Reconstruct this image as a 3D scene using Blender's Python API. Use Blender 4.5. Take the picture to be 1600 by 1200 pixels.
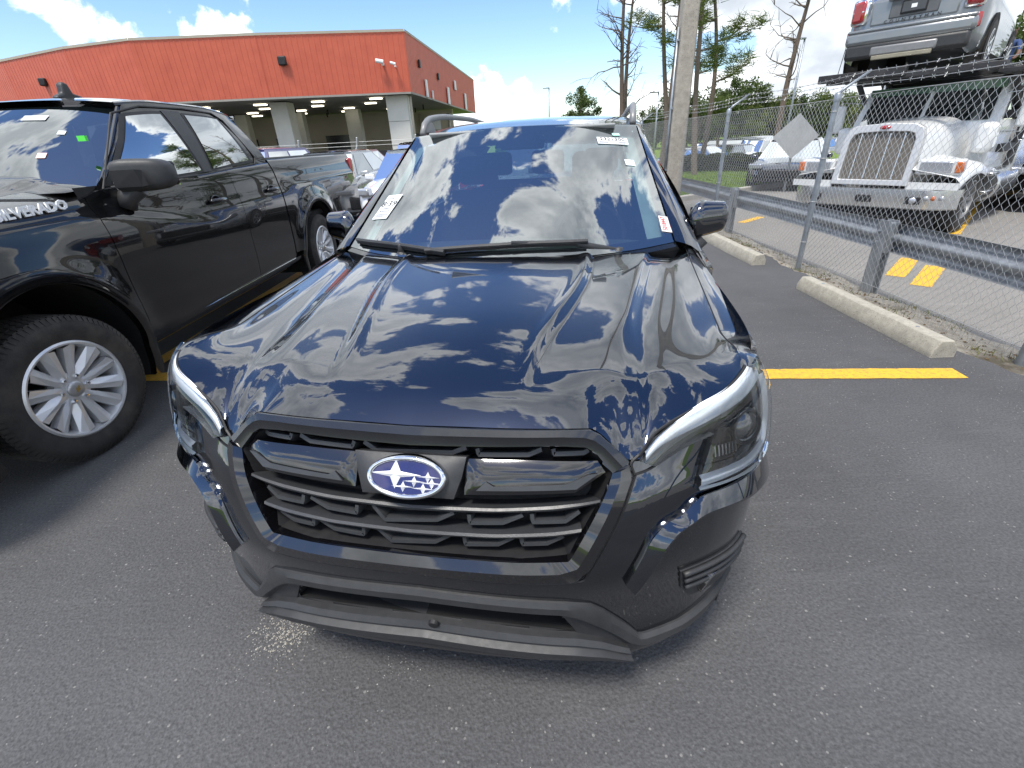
import bpy, bmesh, math, random
import numpy as np
from mathutils import Vector, Matrix
from math import radians as RAD, sin, cos, pi
random.seed(7); RNG=np.random.default_rng(7)
SC=bpy.context.scene
for o in list(bpy.data.objects): bpy.data.objects.remove(o)
COL=SC.collection

# ---------------------------------------------------------------- camera
CAM_YAW,CAM_PITCH,CAM_ROLL,CAM_H,CAM_F=RAD(-1.312),RAD(27.449),RAD(3.0),1.4814,730.37
def cam_axes():
    f=Vector((sin(CAM_YAW)*cos(CAM_PITCH),cos(CAM_YAW)*cos(CAM_PITCH),-sin(CAM_PITCH)))
    r=Vector((cos(CAM_YAW),-sin(CAM_YAW),0)); d=f.cross(r)
    c,s=cos(CAM_ROLL),sin(CAM_ROLL)
    return c*r+s*d,-s*r+c*d,f
_r,_d,_f=cam_axes()
cd=bpy.data.cameras.new('camera'); cam=bpy.data.objects.new('camera',cd); COL.objects.link(cam)
cam.matrix_world=Matrix(((_r.x,-_d.x,-_f.x,0),(_r.y,-_d.y,-_f.y,0),(_r.z,-_d.z,-_f.z,CAM_H),(0,0,0,1)))
cd.sensor_fit='HORIZONTAL'; cd.sensor_width=36; cd.lens=36*CAM_F/1600; cd.clip_start=.05; cd.clip_end=2000
SC.camera=cam
SC.render.resolution_x=1024; SC.render.resolution_y=768
def ray(u,v): return _r*((u-800)/CAM_F)+_d*((v-600)/CAM_F)+_f
def onz(u,v,z=0.):
    d=ray(u,v); t=(z-CAM_H)/d.z; return Vector((d.x*t,d.y*t,z))
def ony(u,v,y):
    d=ray(u,v); t=y/d.y; return Vector((d.x*t,y,CAM_H+d.z*t))
def onx(u,v,x):
    d=ray(u,v); t=x/d.x; return Vector((x,d.y*t,CAM_H+d.z*t))

# ---------------------------------------------------------------- sky, clouds, sun
SUN_EL,SUN_AZ=RAD(66),RAD(-148)      # azimuth from +Y towards +X
wd=bpy.data.worlds.new('World'); SC.world=wd; wd.use_nodes=True
nt=wd.node_tree; N=nt.nodes; L=nt.links; N.clear()
def wn(t,**k):
    n=N.new(t)
    for a,b in k.items(): setattr(n,a,b)
    return n
out=wn('ShaderNodeOutputWorld'); bg=wn('ShaderNodeBackground'); bg.inputs[1].default_value=.19
sky=wn('ShaderNodeTexSky',sky_type='NISHITA'); sky.sun_disc=False; sky.sun_elevation=SUN_EL; sky.sun_rotation=SUN_AZ
sky.air_density=1.0; sky.dust_density=.6; sky.ozone_density=2.2; sky.altitude=10
tc=wn('ShaderNodeTexCoord'); sep=wn('ShaderNodeSeparateXYZ'); L.new(tc.outputs['Generated'],sep.inputs[0])
def math_(op,a,b=None,clamp=False):
    m=wn('ShaderNodeMath',operation=op); m.use_clamp=clamp
    for i,v in enumerate((a,b)):
        if v is None: continue
        if isinstance(v,(int,float)): m.inputs[i].default_value=v
        else: L.new(v,m.inputs[i])
    return m.outputs[0]
cmb=wn('ShaderNodeMapping'); cmb.inputs['Scale'].default_value=(1,1,1.75); L.new(tc.outputs['Generated'],cmb.inputs[0])
def cloud_noise(off,scale,detail,rough=.56):
    mp=wn('ShaderNodeMapping'); mp.inputs['Location'].default_value=off; L.new(cmb.outputs[0],mp.inputs[0])
    n=wn('ShaderNodeTexNoise'); n.inputs['Scale'].default_value=scale; n.inputs['Detail'].default_value=detail
    n.inputs['Roughness'].default_value=rough; n.inputs['Distortion'].default_value=.25; L.new(mp.outputs[0],n.inputs[0]); return n.outputs[0]
CLOUD=(9.1,4.4,1.2); CSC=2.3
n1=cloud_noise(CLOUD,CSC,11); n2=cloud_noise((CLOUD[0],CLOUD[1]-.02,CLOUD[2]+.10),CSC,5)
def ramp(fac,a,b,smooth=True):
    m=wn('ShaderNodeMapRange'); m.interpolation_type='SMOOTHSTEP' if smooth else 'LINEAR'
    m.inputs[1].default_value=a; m.inputs[2].default_value=b; L.new(fac,m.inputs[0]); return m.outputs[0]
# more cloud towards the horizon, as a field of cumulus looks
hor=ramp(sep.outputs[2],.7,.02); cov=math_('ADD',math_('ADD',n1,math_('MULTIPLY',hor,.075)),math_('MULTIPLY',ramp(sep.outputs[0],-.6,.7),.035))
mask=ramp(cov,.520,.552)
edge=ramp(math_('SUBTRACT',n1,n2),-.07,.10); thick=ramp(cov,.530,.64)
lit=math_('SUBTRACT',math_('ADD',math_('MULTIPLY',edge,.30),.78),math_('MULTIPLY',thick,.62),True)
cc=wn('ShaderNodeMix',data_type='RGBA'); L.new(lit,cc.inputs[0]); cc.inputs[6].default_value=(1.8,2.1,2.5,1); cc.inputs[7].default_value=(7.6,7.8,7.9,1)
mx=wn('ShaderNodeMix',data_type='RGBA'); L.new(mask,mx.inputs[0]); hs=wn('ShaderNodeHueSaturation'); hs.inputs['Hue'].default_value=.508; hs.inputs['Saturation'].default_value=1.18; hs.inputs['Value'].default_value=.90; L.new(sky.outputs[0],hs.inputs['Color']); L.new(hs.outputs[0],mx.inputs[6]); L.new(cc.outputs[2],mx.inputs[7])
L.new(mx.outputs[2],bg.inputs[0]); L.new(bg.outputs[0],out.inputs[0])
sd=bpy.data.lights.new('sun','SUN'); sd.energy=3.2; sd.angle=RAD(12); sd.color=(1,.95,.87)
sun=bpy.data.objects.new('sun',sd); COL.objects.link(sun)
sv=Vector((sin(SUN_AZ)*cos(SUN_EL),cos(SUN_AZ)*cos(SUN_EL),sin(SUN_EL)))
sun.rotation_euler=sv.to_track_quat('Z','Y').to_euler(); sun.location=(0,0,30)
vs=SC.view_settings; vs.view_transform='Standard'; vs.look='None'; vs.gamma=1; vs.exposure=.46; vs.use_curve_mapping=False

# ---------------------------------------------------------------- materials
MATS={}
class NB:
    """small node-building helper for one material"""
    def __init__(s,name):
        s.m=bpy.data.materials.new(name); s.m.use_nodes=True; s.t=s.m.node_tree; s.b=s.t.nodes['Principled BSDF']; s.o=s.t.nodes['Material Output']
    def n(s,t,ins=None,**k):
        n=s.t.nodes.new(t)
        for a,b in k.items(): setattr(n,a,b)
        for a,b in (ins or {}).items(): s.put(n.inputs[a],b)
        return n
    def put(s,i,v):
        if isinstance(v,bpy.types.NodeSocket): s.t.links.new(v,i)
        else: i.default_value=(*v,1) if isinstance(v,tuple) and len(v)==3 and i.type=='RGBA' else v
    def p(s,**k):
        for a,b in k.items(): s.put(s.b.inputs[a.replace('_',' ')],b)
    def obj(s): return s.n('ShaderNodeTexCoord').outputs['Object']
    def noise(s,scale,detail=4,rough=.6,vec=None,dist=0.):
        return s.n('ShaderNodeTexNoise',{'Vector':vec or s.obj(),'Scale':scale,'Detail':detail,'Roughness':rough,'Distortion':dist}).outputs[0]
    def ramp(s,f,a,b,c=0.,d=1.):
        return s.n('ShaderNodeMapRange',{0:f,1:a,2:b,3:c,4:d}).outputs[0]
    def mix(s,f,a,b,mode='MIX'):
        n=s.n('ShaderNodeMix',data_type='RGBA',blend_type=mode); s.put(n.inputs[0],f); s.put(n.inputs[6],a); s.put(n.inputs[7],b); return n.outputs[2]
    def math(s,op,a,b=0.): return s.n('ShaderNodeMath',{0:a,1:b},operation=op).outputs[0]
    def bump(s,h,strength=.3,dist=.01):
        s.put(s.b.inputs['Normal'],s.n('ShaderNodeBump',{'Height':h,'Strength':strength,'Distance':dist}).outputs[0])
def mat(name,col,rough=.5,metal=0.,var=.12,vscale=8.,bump=0.,bscale=60.,coat=0.,spec=.5,emit=0.,coat_ior=1.5,ior=1.5,dirt=0.):
    if name in MATS: return MATS[name]
    b=NB(name); f=b.ramp(b.noise(vscale,5),.3,.7)
    c0=tuple(max(0,c*(1-var)) for c in col); c1=tuple(min(1,c*(1+var)) for c in col)
    c=b.mix(f,c0,c1)
    if dirt:
        d=b.ramp(b.noise(3.3,8,.7),.5,.75,0,dirt); c=b.mix(d,c,(.16,.14,.11))
    b.p(Base_Color=c,Metallic=metal,Roughness=b.ramp(b.noise(vscale*2.3,4),.2,.8,rough*.85,min(1,rough*1.15)),Specular_IOR_Level=spec,Coat_Weight=coat,Coat_Roughness=.015,Coat_IOR=coat_ior,IOR=ior)
    if bump: b.bump(b.noise(bscale,6),bump,.006)
    if emit: b.p(Emission_Color=tuple(col),Emission_Strength=emit)
    MATS[name]=b.m; return b.m
PAINT=mat('black_paint',(.004,.009,.022),.22,1.,.12,3,coat=1,coat_ior=2.0,spec=.5)
TRUCKPAINT=mat('truck_black_paint',(.004,.004,.0045),.3,0,.2,3,coat=1,coat_ior=1.58,spec=.05)
GLOSS=mat('piano_black',(.004,.004,.005),.12,0,.1,6,coat=1,coat_ior=1.6)
MATTE=mat('matte_black_plastic',(.030,.031,.033),.5,0,.15,30,bump=.12,bscale=420,dirt=.05)
DARKP=mat('dark_plastic',(.012,.012,.013),.6,0,.2,20)
SLAT=mat('satin_grille_grey',(.035,.037,.040),.38,0,.12,25,bump=.08,bscale=300)
RUBBER=mat('tyre_rubber',(.030,.028,.026),.8,0,.25,14,bump=.3,bscale=160,dirt=.35)
TRIM=mat('rubber_trim',(.01,.01,.011),.55)
CHROME=mat('chrome',(.78,.79,.80),.09,1.,.04,20)
ALLOY=mat('silver_alloy',(.68,.69,.70),.36,.55,.03,18,coat=.3)
SILVER=mat('silver_rail_paint',(.22,.22,.22),.42,.3,.08,12)
VOID=mat('wheel_well_black',(.006,.006,.006),.9)
STEEL=mat('galvanised_steel',(.30,.33,.36),.42,.65,.22,9,bump=.1,bscale=40,dirt=.22)
WIRE=mat('galvanised_wire',(.42,.43,.43),.45,.6,.15,30)
CONCRETE=None
PAPER=mat('white_paper',(.78,.80,.80),.7,0,.03,9)
PAPERPINK=mat('pink_paper',(.82,.55,.52),.7,0,.04,9)
INK=mat('black_ink',(.015,.015,.016),.7)
INKGREY=mat('grey_ink',(.18,.18,.2),.7)
INKRED=mat('red_ink',(.55,.03,.03),.7)
BLUE=mat('emblem_blue',(.012,.014,.10),.18,.3,.15,30,coat=1)
WHITEPAINT=mat('white_paint',(.72,.73,.73),.35,0,.04,6,coat=.6,dirt=.08)
AMBER=mat('amber_lens',(.50,.12,.02),.2,0,.1,20,coat=1)
REDLENS=mat('red_lens',(.32,.012,.014),.15,0,.15,30,coat=1)
SEAT=mat('seat_cloth',(.055,.056,.06),.85,0,.2,40)
DASH=mat('dashboard_grey',(.08,.085,.085),.6,0,.1,30)
LINER=mat('grey_headliner',(.30,.31,.31),.9,0,.05,30)
def glass(name,tint,refl0,alpha_dark,rough=.0,ior=1.55):
    """thin tinted pane: see-through share + mirror share by fresnel"""
    if name in MATS: return MATS[name]
    b=NB(name); nt=b.t
    tr=b.n('ShaderNodeBsdfTransparent',{0:tint}); gl=b.n('ShaderNodeBsdfGlossy',{'Roughness':rough}); gl.inputs[0].default_value=(.96,.99,1,1)
    fr=b.n('ShaderNodeFresnel',{'IOR':ior}).outputs[0]
    dk=b.n('ShaderNodeBsdfDiffuse',{0:(.01,.015,.017)})
    m0=b.n('ShaderNodeMixShader',{0:alpha_dark}); nt.links.new(tr.outputs[0],m0.inputs[1]); nt.links.new(dk.outputs[0],m0.inputs[2])
    m1=b.n('ShaderNodeMixShader'); b.put(m1.inputs[0],b.math('MINIMUM',b.math('ADD',b.math('MULTIPLY',fr,1.0),refl0),1.)); nt.links.new(m0.outputs[0],m1.inputs[1]); nt.links.new(gl.outputs[0],m1.inputs[2])
    nt.links.new(m1.outputs[0],b.o.inputs[0]); nt.nodes.remove(b.b); MATS[name]=b.m; return b.m
WSGLASS=glass('windscreen_glass',(.55,.68,.70),.25,.03)
TINT=glass('tinted_glass',(.05,.06,.065),.45,.75)
PALEGLASS=glass('car_glass',(.25,.32,.36),.14,.3)
LENS=glass('lamp_lens',(.94,.95,.96),.02,.0,ior=1.45)

# ---------------------------------------------------------------- mesh helpers
def link(name,me,m=None,parent=None,smooth=False,angle=None):
    o=bpy.data.objects.new(name,me); COL.objects.link(o)
    if m is not None and len(me.materials)==0: me.materials.append(m)
    if parent is not None: o.parent=parent
    if smooth:
        me.polygons.foreach_set('use_smooth',[True]*len(me.polygons))
        if angle: me.set_sharp_from_angle(angle=RAD(angle))
    return o
def mk(name,verts,faces,m=None,parent=None,smooth=False,angle=None,fix=True):
    me=bpy.data.meshes.new(name); me.from_pydata([tuple(map(float,v)) for v in verts],[],faces); 
    if fix:
        b=bmesh.new(); b.from_mesh(me); bmesh.ops.recalc_face_normals(b,faces=b.faces); b.to_mesh(me); b.free()
    me.update(); return link(name,me,m,parent,smooth,angle)
def empty(name,loc=(0,0,0),rz=0.,label=None,cat=None,group=None):
    o=bpy.data.objects.new(name,None); COL.objects.link(o); o.location=loc; o.rotation_euler=(0,0,rz); o.empty_display_size=.2
    if label: tag(o,label,cat,group)
    return o
def tag(o,label=None,cat=None,group=None,kind=None):
    if label: o['label']=label
    if cat: o['category']=cat
    if group: o['group']=group
    if kind: o['kind']=kind
    return o
def copy_tree(o,parent=None):
    c=o.copy(); COL.objects.link(c); c.parent=parent
    for ch in list(o.children): copy_tree(ch,c)
    return c
class MB:
    def __init__(s): s.v=[]; s.f=[]
    def add(s,v,f):
        k=len(s.v); s.v+= [tuple(map(float,q)) for q in v]; s.f+=[tuple(i+k for i in q) for q in f]; return s
    def box(s,c,d,rot=None):
        hx,hy,hz=d[0]/2,d[1]/2,d[2]/2; vs=[Vector((x,y,z)) for x in(-hx,hx) for y in(-hy,hy) for z in(-hz,hz)]
        if rot is not None: vs=[rot@q for q in vs]
        return s.add([q+Vector(c) for q in vs],[(0,1,3,2),(4,6,7,5),(0,4,5,1),(2,3,7,6),(0,2,6,4),(1,5,7,3)])
    def prism(s,poly,t,frame=None):
        """poly 2D list, extruded by t along local z; frame maps local to world"""
        n=len(poly); v=[Vector((a,b,0)) for a,b in poly]+[Vector((a,b,t)) for a,b in poly]
        if frame is not None: v=[frame@q for q in v]
        return s.add(v,[tuple(range(n))[::-1],tuple(range(n,2*n))]+[(i,(i+1)%n,n+(i+1)%n,n+i) for i in range(n)])
    def tube(s,pts,r,n=8,cap=True,closed=False):
        pts=[Vector(q) for q in pts]; m=len(pts); rs=r if isinstance(r,(list,tuple)) else [r]*m
        V=[];up=None
        for i,q in enumerate(pts):
            a=pts[(i-1)%m] if (i>0 or closed) else q; b=pts[(i+1)%m] if (i<m-1 or closed) else q
            t=(b-a).normalized() if (b-a).length>1e-9 else Vector((0,0,1))
            if up is None: up=Vector((0,0,1)) if abs(t.z)<.9 else Vector((1,0,0))
            x=t.cross(up).normalized(); y=x.cross(t).normalized(); up=y
            for k in range(n):
                w=2*pi*k/n; V.append(q+(x*cos(w)+y*sin(w))*rs[i])
        F=[]
        for i in range(m if closed else m-1):
            j=(i+1)%m
            for k in range(n): F.append((i*n+k,i*n+(k+1)%n,j*n+(k+1)%n,j*n+k))
        if cap and not closed: F+=[tuple(range(n))[::-1],tuple(range((m-1)*n,m*n))]
        return s.add(V,F)
    def lathe(s,prof,n=32,frame=None,a0=0.,a1=2*pi):
        """prof (r,h) around local z"""
        full=abs(a1-a0-2*pi)<1e-6; k=n if full else n+1; V=[];F=[]
        for i in range(k):
            w=a0+(a1-a0)*i/n
            for r,h in prof:
                q=Vector((r*cos(w),r*sin(w),h)); V.append(frame@q if frame is not None else q)
        m=len(prof)
        for i in range(n):
            j=(i+1)%k
            for a in range(m-1): F.append((i*m+a,j*m+a,j*m+a+1,i*m+a+1))
        return s.add(V,F)
    def grid(s,P):
        r,c=len(P),len(P[0]); 
        return s.add([q for row in P for q in row],[(i*c+j,i*c+j+1,(i+1)*c+j+1,(i+1)*c+j) for i in range(r-1) for j in range(c-1)])
    def build(s,name,m=None,parent=None,smooth=False,angle=None,bevel=0.,fix=True):
        o=mk(name,s.v,s.f,m,parent,smooth or bool(bevel),angle or (35 if bevel else None),fix)
        if bevel:
            b=o.modifiers.new('bevel','BEVEL'); b.width=bevel; b.segments=2; b.limit_method='ANGLE'; b.angle_limit=RAD(35); b.harden_normals=False
        return o
def frame(loc,x,y,z):
    return Matrix(((x[0],y[0],z[0],loc[0]),(x[1],y[1],z[1],loc[1]),(x[2],y[2],z[2],loc[2]),(0,0,0,1)))
def axis_frame(loc,z):
    z=Vector(z).normalized(); t=Vector((0,0,1)) if abs(z.z)<.9 else Vector((1,0,0)); x=t.cross(z).normalized(); return frame(loc,x,z.cross(x),z)
def text_mesh(txt,size,name,m,parent,fr,spacing=1.,sx=1.,align='CENTER',offset=0.,extrude=.0004,shear=0.):
    c=bpy.data.curves.new('t','FONT'); c.body=txt; c.size=size; c.align_x=align; c.align_y='CENTER'; c.extrude=extrude; c.space_character=spacing; c.offset=offset; c.shear=shear; c.resolution_u=2
    t=bpy.data.objects.new('t',c); COL.objects.link(t); dg=bpy.context.evaluated_depsgraph_get(); dg.update()
    me=bpy.data.meshes.new_from_object(t.evaluated_get(dg)); bpy.data.objects.remove(t)
    me.transform(fr@Matrix.Diagonal((sx,1,1,1))); me.materials.clear()
    return link(name,me,m,parent)
def apply_bool(o,cutters,op='DIFFERENCE'):
    for c in cutters:
        md=o.modifiers.new('b','BOOLEAN'); md.object=c; md.operation=op; md.solver='EXACT'
    dg=bpy.context.evaluated_depsgraph_get(); dg.update()
    me=bpy.data.meshes.new_from_object(o.evaluated_get(dg)); old=o.data; o.modifiers.clear(); o.data=me
    for c in cutters: bpy.data.objects.remove(c)
    return o
def catmull(pts,n,ends=None):
    pts=np.array(pts,float); P=np.vstack([2*pts[0]-pts[1],pts,2*pts[-1]-pts[-2]])
    if ends is not None: P[0]=ends
    o=[]
    for i in range(1,len(P)-2):
        t=np.linspace(0,1,n,endpoint=False)[:,None]; a,b,c,d=P[i-1],P[i],P[i+1],P[i+2]
        o.append(.5*(2*b+(c-a)*t+(2*a-5*b+4*c-d)*t*t+(3*b-a-3*c+d)*t**3))
    o.append(P[-2][None]); return np.vstack(o)
class Curve1:
    """smooth y(x) through given knots (pchip-like)"""
    def __init__(s,x,y):
        x=np.array(x,float); y=np.array(y,float); h=np.diff(x); d=np.diff(y)/h; m=np.zeros(len(x)); m[0]=d[0]; m[-1]=d[-1]
        for i in range(1,len(x)-1):
            m[i]=0 if d[i-1]*d[i]<=0 else (h[i-1]+h[i])*3/((2*h[i]+h[i-1])/d[i-1]+(h[i]+2*h[i-1])/d[i])
        s.x,s.y,s.m=x,y,m
    def __call__(s,q):
        q=np.clip(q,s.x[0],s.x[-1]); i=np.clip(np.searchsorted(s.x,q,side='right')-1,0,len(s.x)-2)
        h=s.x[i+1]-s.x[i]; t=(q-s.x[i])/h
        return (2*t**3-3*t*t+1)*s.y[i]+(t**3-2*t*t+t)*h*s.m[i]+(3*t*t-2*t**3)*s.y[i+1]+(t**3-t*t)*h*s.m[i+1]
def ss(a,b,x): t=np.clip((x-a)/(b-a),0,1); return t*t*(3-2*t)
# ================================================================ the ground
def asphalt(name,base,fleck,scale=1.,fleckcol=(.42,.40,.36),rough=.85,big=.2,fl=.0):
    b=NB(name); o=b.obj()
    c=b.mix(b.ramp(b.noise(90*scale,4,.7),.3,.7),tuple(x*.62 for x in base),tuple(x*1.4 for x in base))
    c=b.mix(b.ramp(b.noise(.9,6,.62),.3,.72,0,1),c,b.mix(1.,c,(1+big,1+big,1+big),'MULTIPLY'))
    c=b.mix(b.ramp(b.noise(3.1,5,.65),.5,.8,0,.22),c,tuple(x*.6 for x in base)); mp=b.n('ShaderNodeMapping',{0:o}); mp.inputs['Rotation'].default_value=(0,0,.5); mp.inputs['Scale'].default_value=(1,7,1); c=b.mix(b.ramp(b.noise(2.2,6,.7,mp.outputs[0]),.54,.75,0,.35),c,tuple(min(1,x*1.9) for x in base)); c=b.mix(b.ramp(b.noise(1.5,7,.72,None,.6),.68,.80,0,.3),c,tuple(x*.55 for x in base))
    v=b.n('ShaderNodeTexVoronoi',{'Vector':o,'Scale':75*scale}); wn_=b.n('ShaderNodeSeparateColor'); b.t.links.new(v.outputs['Color'],wn_.inputs[0])
    f=b.math('MULTIPLY',b.math('LESS_THAN',v.outputs['Distance'],b.math('MULTIPLY',wn_.outputs[1],.34)),b.math('GREATER_THAN',wn_.outputs[0],fleck))
    c=b.mix(f,c,fleckcol)
    v2=b.n('ShaderNodeTexVoronoi',{'Vector':o,'Scale':21*scale}); w2=b.n('ShaderNodeSeparateColor'); b.t.links.new(v2.outputs['Color'],w2.inputs[0])
    f2=b.math('MULTIPLY',b.math('LESS_THAN',v2.outputs['Distance'],b.math('MULTIPLY',w2.outputs[1],.11)),b.math('GREATER_THAN',w2.outputs[0],.965))
    c=b.mix(f2,c,tuple(min(1,x*1.25) for x in fleckcol))
    b.p(Base_Color=c,Roughness=rough,Specular_IOR_Level=.35)
    hgt=b.math('ADD',b.math('MULTIPLY',b.noise(140*scale,3,.7),.7),b.math('MULTIPLY',b.n('ShaderNodeTexVoronoi',{'Vector':o,'Scale':110*scale}).outputs['Distance'],.8))
    b.bump(hgt,.55,.006); MATS[name]=b.m; return b.m
ASPH=asphalt('asphalt_lot',(.066,.066,.068),.90,1.,(.20,.195,.185),big=.45)
ROADM=asphalt('asphalt_road_old',(.20,.19,.175),.8,1.,(.34,.32,.29),.9,.15)
def yellow():
    b=NB('yellow_road_paint'); w=b.ramp(b.noise(38,8,.85),.50,.62,0,.75); w2=b.ramp(b.noise(4,5,.7),.35,.8,0,.4)
    c=b.mix(w,(.80,.44,.022),(.10,.095,.08)); c=b.mix(w2,c,(.5,.33,.06)); b.p(Base_Color=c,Roughness=.62); b.bump(b.noise(150,4,.7),.5,.004); return b.m
YEL=yellow()
def gravelm():
    b=NB('sandy_gravel'); c=b.mix(b.ramp(b.noise(26,8,.75),.3,.7),(.20,.175,.14),(.44,.41,.35)); c=b.mix(b.ramp(b.noise(2.2,6,.7),.48,.66),c,(.10,.085,.06)); c=b.mix(b.ramp(b.noise(5.1,5,.7),.62,.75,0,.6),c,(.07,.085,.03))
    b.p(Base_Color=c,Roughness=.95); b.bump(b.noise(60,6,.75),1.,.02); return b.m
GRAVEL=gravelm()
def concretem(name,col,s=1.):
    b=NB(name); c=b.mix(b.ramp(b.noise(18*s,8,.7),.3,.72),tuple(x*.72 for x in col),tuple(x*1.15 for x in col)); c=b.mix(b.ramp(b.noise(3*s,6,.7),.5,.75,0,.55),c,tuple(x*.5 for x in col))
    v=b.ramp(b.noise(130*s,2,.5),.63,.68); c=b.mix(v,c,tuple(x*.4 for x in col)); b.p(Base_Color=c,Roughness=.9); b.bump(b.noise(90*s,6,.75),.5,.006); MATS[name]=b.m; return b.m
STOPM=concretem('weathered_concrete',(.40,.375,.31)); POLEM=concretem('pole_concrete',(.36,.33,.28),.6); KERBM=concretem('kerb_concrete',(.42,.40,.36),.5)
def grassm():
    b=NB('lawn_grass'); c=b.mix(b.ramp(b.noise(.6,6,.65),.3,.7),(.12,.20,.025),(.20,.29,.045)); c=b.mix(b.ramp(b.noise(22,4,.7),.35,.7,0,.5),c,(.08,.13,.018)); b.p(Base_Color=c,Roughness=.9,Specular_IOR_Level=.2); b.bump(b.noise(70,5,.8),1.,.03); return b.m
GRASS=grassm()
def sheet(name,poly,z,m,sub=0):
    o=mk(name,[(x,y,z if not callable(z) else z(x,y)) for x,y in poly],[tuple(range(len(poly)))],m); tag(o,kind='structure'); return o
LOTX=3.2; RZ=-.20
sheet('ground',[(-900,-900),(900,-900),(900,900),(-900,900)],-.42,GRASS)
# lot edge is ragged where asphalt breaks into the gravel
ys=np.concatenate([np.arange(-14,12,.07),np.arange(12,62,1.)]); ex=LOTX+.05*np.sin(ys*1.3)+.035*np.sin(ys*5.1+1)+RNG.normal(0,.018,len(ys))
MB().grid([[(-70,y,0),(-20,y,0),(0,y,0),(x,y,0),(x+.02,y,-.05)] for x,y in zip(ex,ys)]).build('parking_lot',ASPH); tag(bpy.data.objects['parking_lot'],kind='structure')
def gz(x,y):
    k=min(1,max(0,(x-3.12)/.2)); return -.022-.10*max(0,(x-3.1)/.65)+k*(.014*sin(x*9+y*3)+.012*sin(y*5.3-x*4)+.008*sin(y*13+x*7))
P=[]
for y in np.concatenate([np.arange(-14,12,.08),np.arange(12,40,.6)]):
    P.append([(x,y,gz(x,y)+(RNG.normal(0,.004) if x>3.15 else 0)) for x in np.linspace(2.95,3.80,11)]+[(3.84+RNG.normal(0,.012),y,-.15),(3.90,y,RZ-.03)])
tag(MB().grid(P).build('gravel_verge',GRAVEL,smooth=True),kind='structure')
sheet('road',[(3.82,-30),(90,-30),(90,60),(40,34),(21,24),(9.5,16.6),(3.82,13.2)],RZ,ROADM)
# lawn behind a low concrete kerb
KB=[(3.9,13.2),(9.5,16.6),(21,24),(40,34),(90,60)]
m=MB()
P=[]
for (x,y),(nx,ny) in zip(KB,[(-.5,.85)]*5):
    P.append([(x+nx*o,y+ny*o,z) for o,z in ((0,RZ-.05),(0.01,RZ+.13),(.15,RZ+.14),(.16,RZ+.02))])
tag(MB().grid(P).build('kerb',KERBM,bevel=.02),kind='structure')
lawn=[(x-.08,y+.13) for x,y in KB]+[(90,400),(3.6,400),(3.6,13.2)]
sheet('lawn',lawn,RZ+.10,GRASS)
# yellow paint
def stripe(a,b,w,z,name='yellow_line',skew=0.,lbl=''):
    a=Vector((*a,0)); b=Vector((*b,0)); d=(b-a).normalized(); n=Vector((-d.y,d.x,0))*w/2; K=max(2,int((b-a).length/.05)); V=[];F=[]
    for i in range(K+1):
        t=i/K; q=a+(b-a)*t; j=.0035
        V+= [q+n*(1+RNG.normal(0,.03))-d*skew*t+Vector((0,0,z)),q-n*(1+RNG.normal(0,.03))+d*skew*t+Vector((0,0,z))]
    F=[(2*i,2*i+1,2*i+3,2*i+2) for i in range(K)]
    o=mk(name,V,F,YEL); return tag(o,kind='structure')
stripe((-3.0,3.235),(2.862,2.735),.145,.004)
stripe((-2.97,3.16),(-2.97,22),.13,.008)
stripe((-6.2,3.5),(-2.9,3.22),.14,.012)
for a,b,w in (((onz(1398,432,RZ)),(onz(1422,404,RZ)),.2),((onz(1438,447,RZ)),(onz(1462,416,RZ)),.2)):
    stripe(a.xy,b.xy,w,RZ+.004)
stripe(onz(1490,366,RZ).xy,onz(1553,283,RZ).xy,.16,RZ+.004)
stripe(onz(1462,362,RZ).xy,onz(1506,318,RZ).xy,.16,RZ+.004)
stripe(onz(1158,348,RZ).xy,onz(1190,339,RZ).xy,.16,RZ+.004)
# loose grit, pale stone chips on the asphalt and at the verge
def chips(name,pts,smin,smax,m,label):
    V=[];F=[]
    for (x,y,z) in pts:
        s=random.uniform(smin,smax); a=random.uniform(0,6.28); e=random.uniform(.4,1); k=len(V)
        q=[(cos(a+t)*s*(e if i%2 else 1),sin(a+t)*s*(1 if i%2 else e)) for i,t in enumerate((0,1.6,3.1,4.7))]
        V+=[(x+p_,y+r_,z) for p_,r_ in q]+[(x,y,z+s*random.uniform(.25,.6))]; F+=[(k+i,k+(i+1)%4,k+4) for i in range(4)]
    return tag(mk(name,V,F,m),label,'grit',kind='stuff')
CHIPM=mat('pale_stone_chips',(.42,.41,.38),.8,0,.35,50)
pts=[(random.uniform(-3.2,3.2),random.uniform(-.6,5),.001) for _ in range(900)]+[(random.gauss(2.95,.14),random.uniform(0,9),.001) for _ in range(700)]
c0=onz(445,985); pts+=[(c0.x+random.gauss(0,.055),c0.y+random.gauss(0,.05),.001) for _ in range(420)]
c0=onz(625,1040); pts+=[(c0.x+random.gauss(0,.06),c0.y+random.gauss(0,.035),.001) for _ in range(40)]
c0=onz(345,858); pts+=[(c0.x+random.gauss(0,.05),c0.y+random.gauss(0,.03),.001) for _ in range(45)]
chips('stone_chips',pts,.0006,.0026,CHIPM,'pale stone chips scattered over the dark asphalt')
c0=onz(445,985); pts=[(c0.x+random.gauss(0,.05)+.03*random.random(),c0.y+random.gauss(0,.055),.001) for _ in range(330)]
chips('crushed_shell',pts,.001,.005,mat('pale_shell_dust',(.32,.30,.26),.85,0,.3,60),'pale crushed shell patch on the asphalt under the black bumper')
LEAF=mat('dry_leaf_litter',(.10,.065,.03),.9,0,.5,30)
pts=[]
for _ in range(900):
    x=random.uniform(3.15,3.8); y=random.uniform(0,12); pts.append((x,y,gz(x,y)+.004))
chips('leaf_litter',pts,.006,.022,LEAF,'brown dry leaf litter on the sandy verge under the fence')
WEED=mat('verge_weeds',(.11,.12,.03),.85,0,.4,20)
V=[];F=[]
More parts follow.
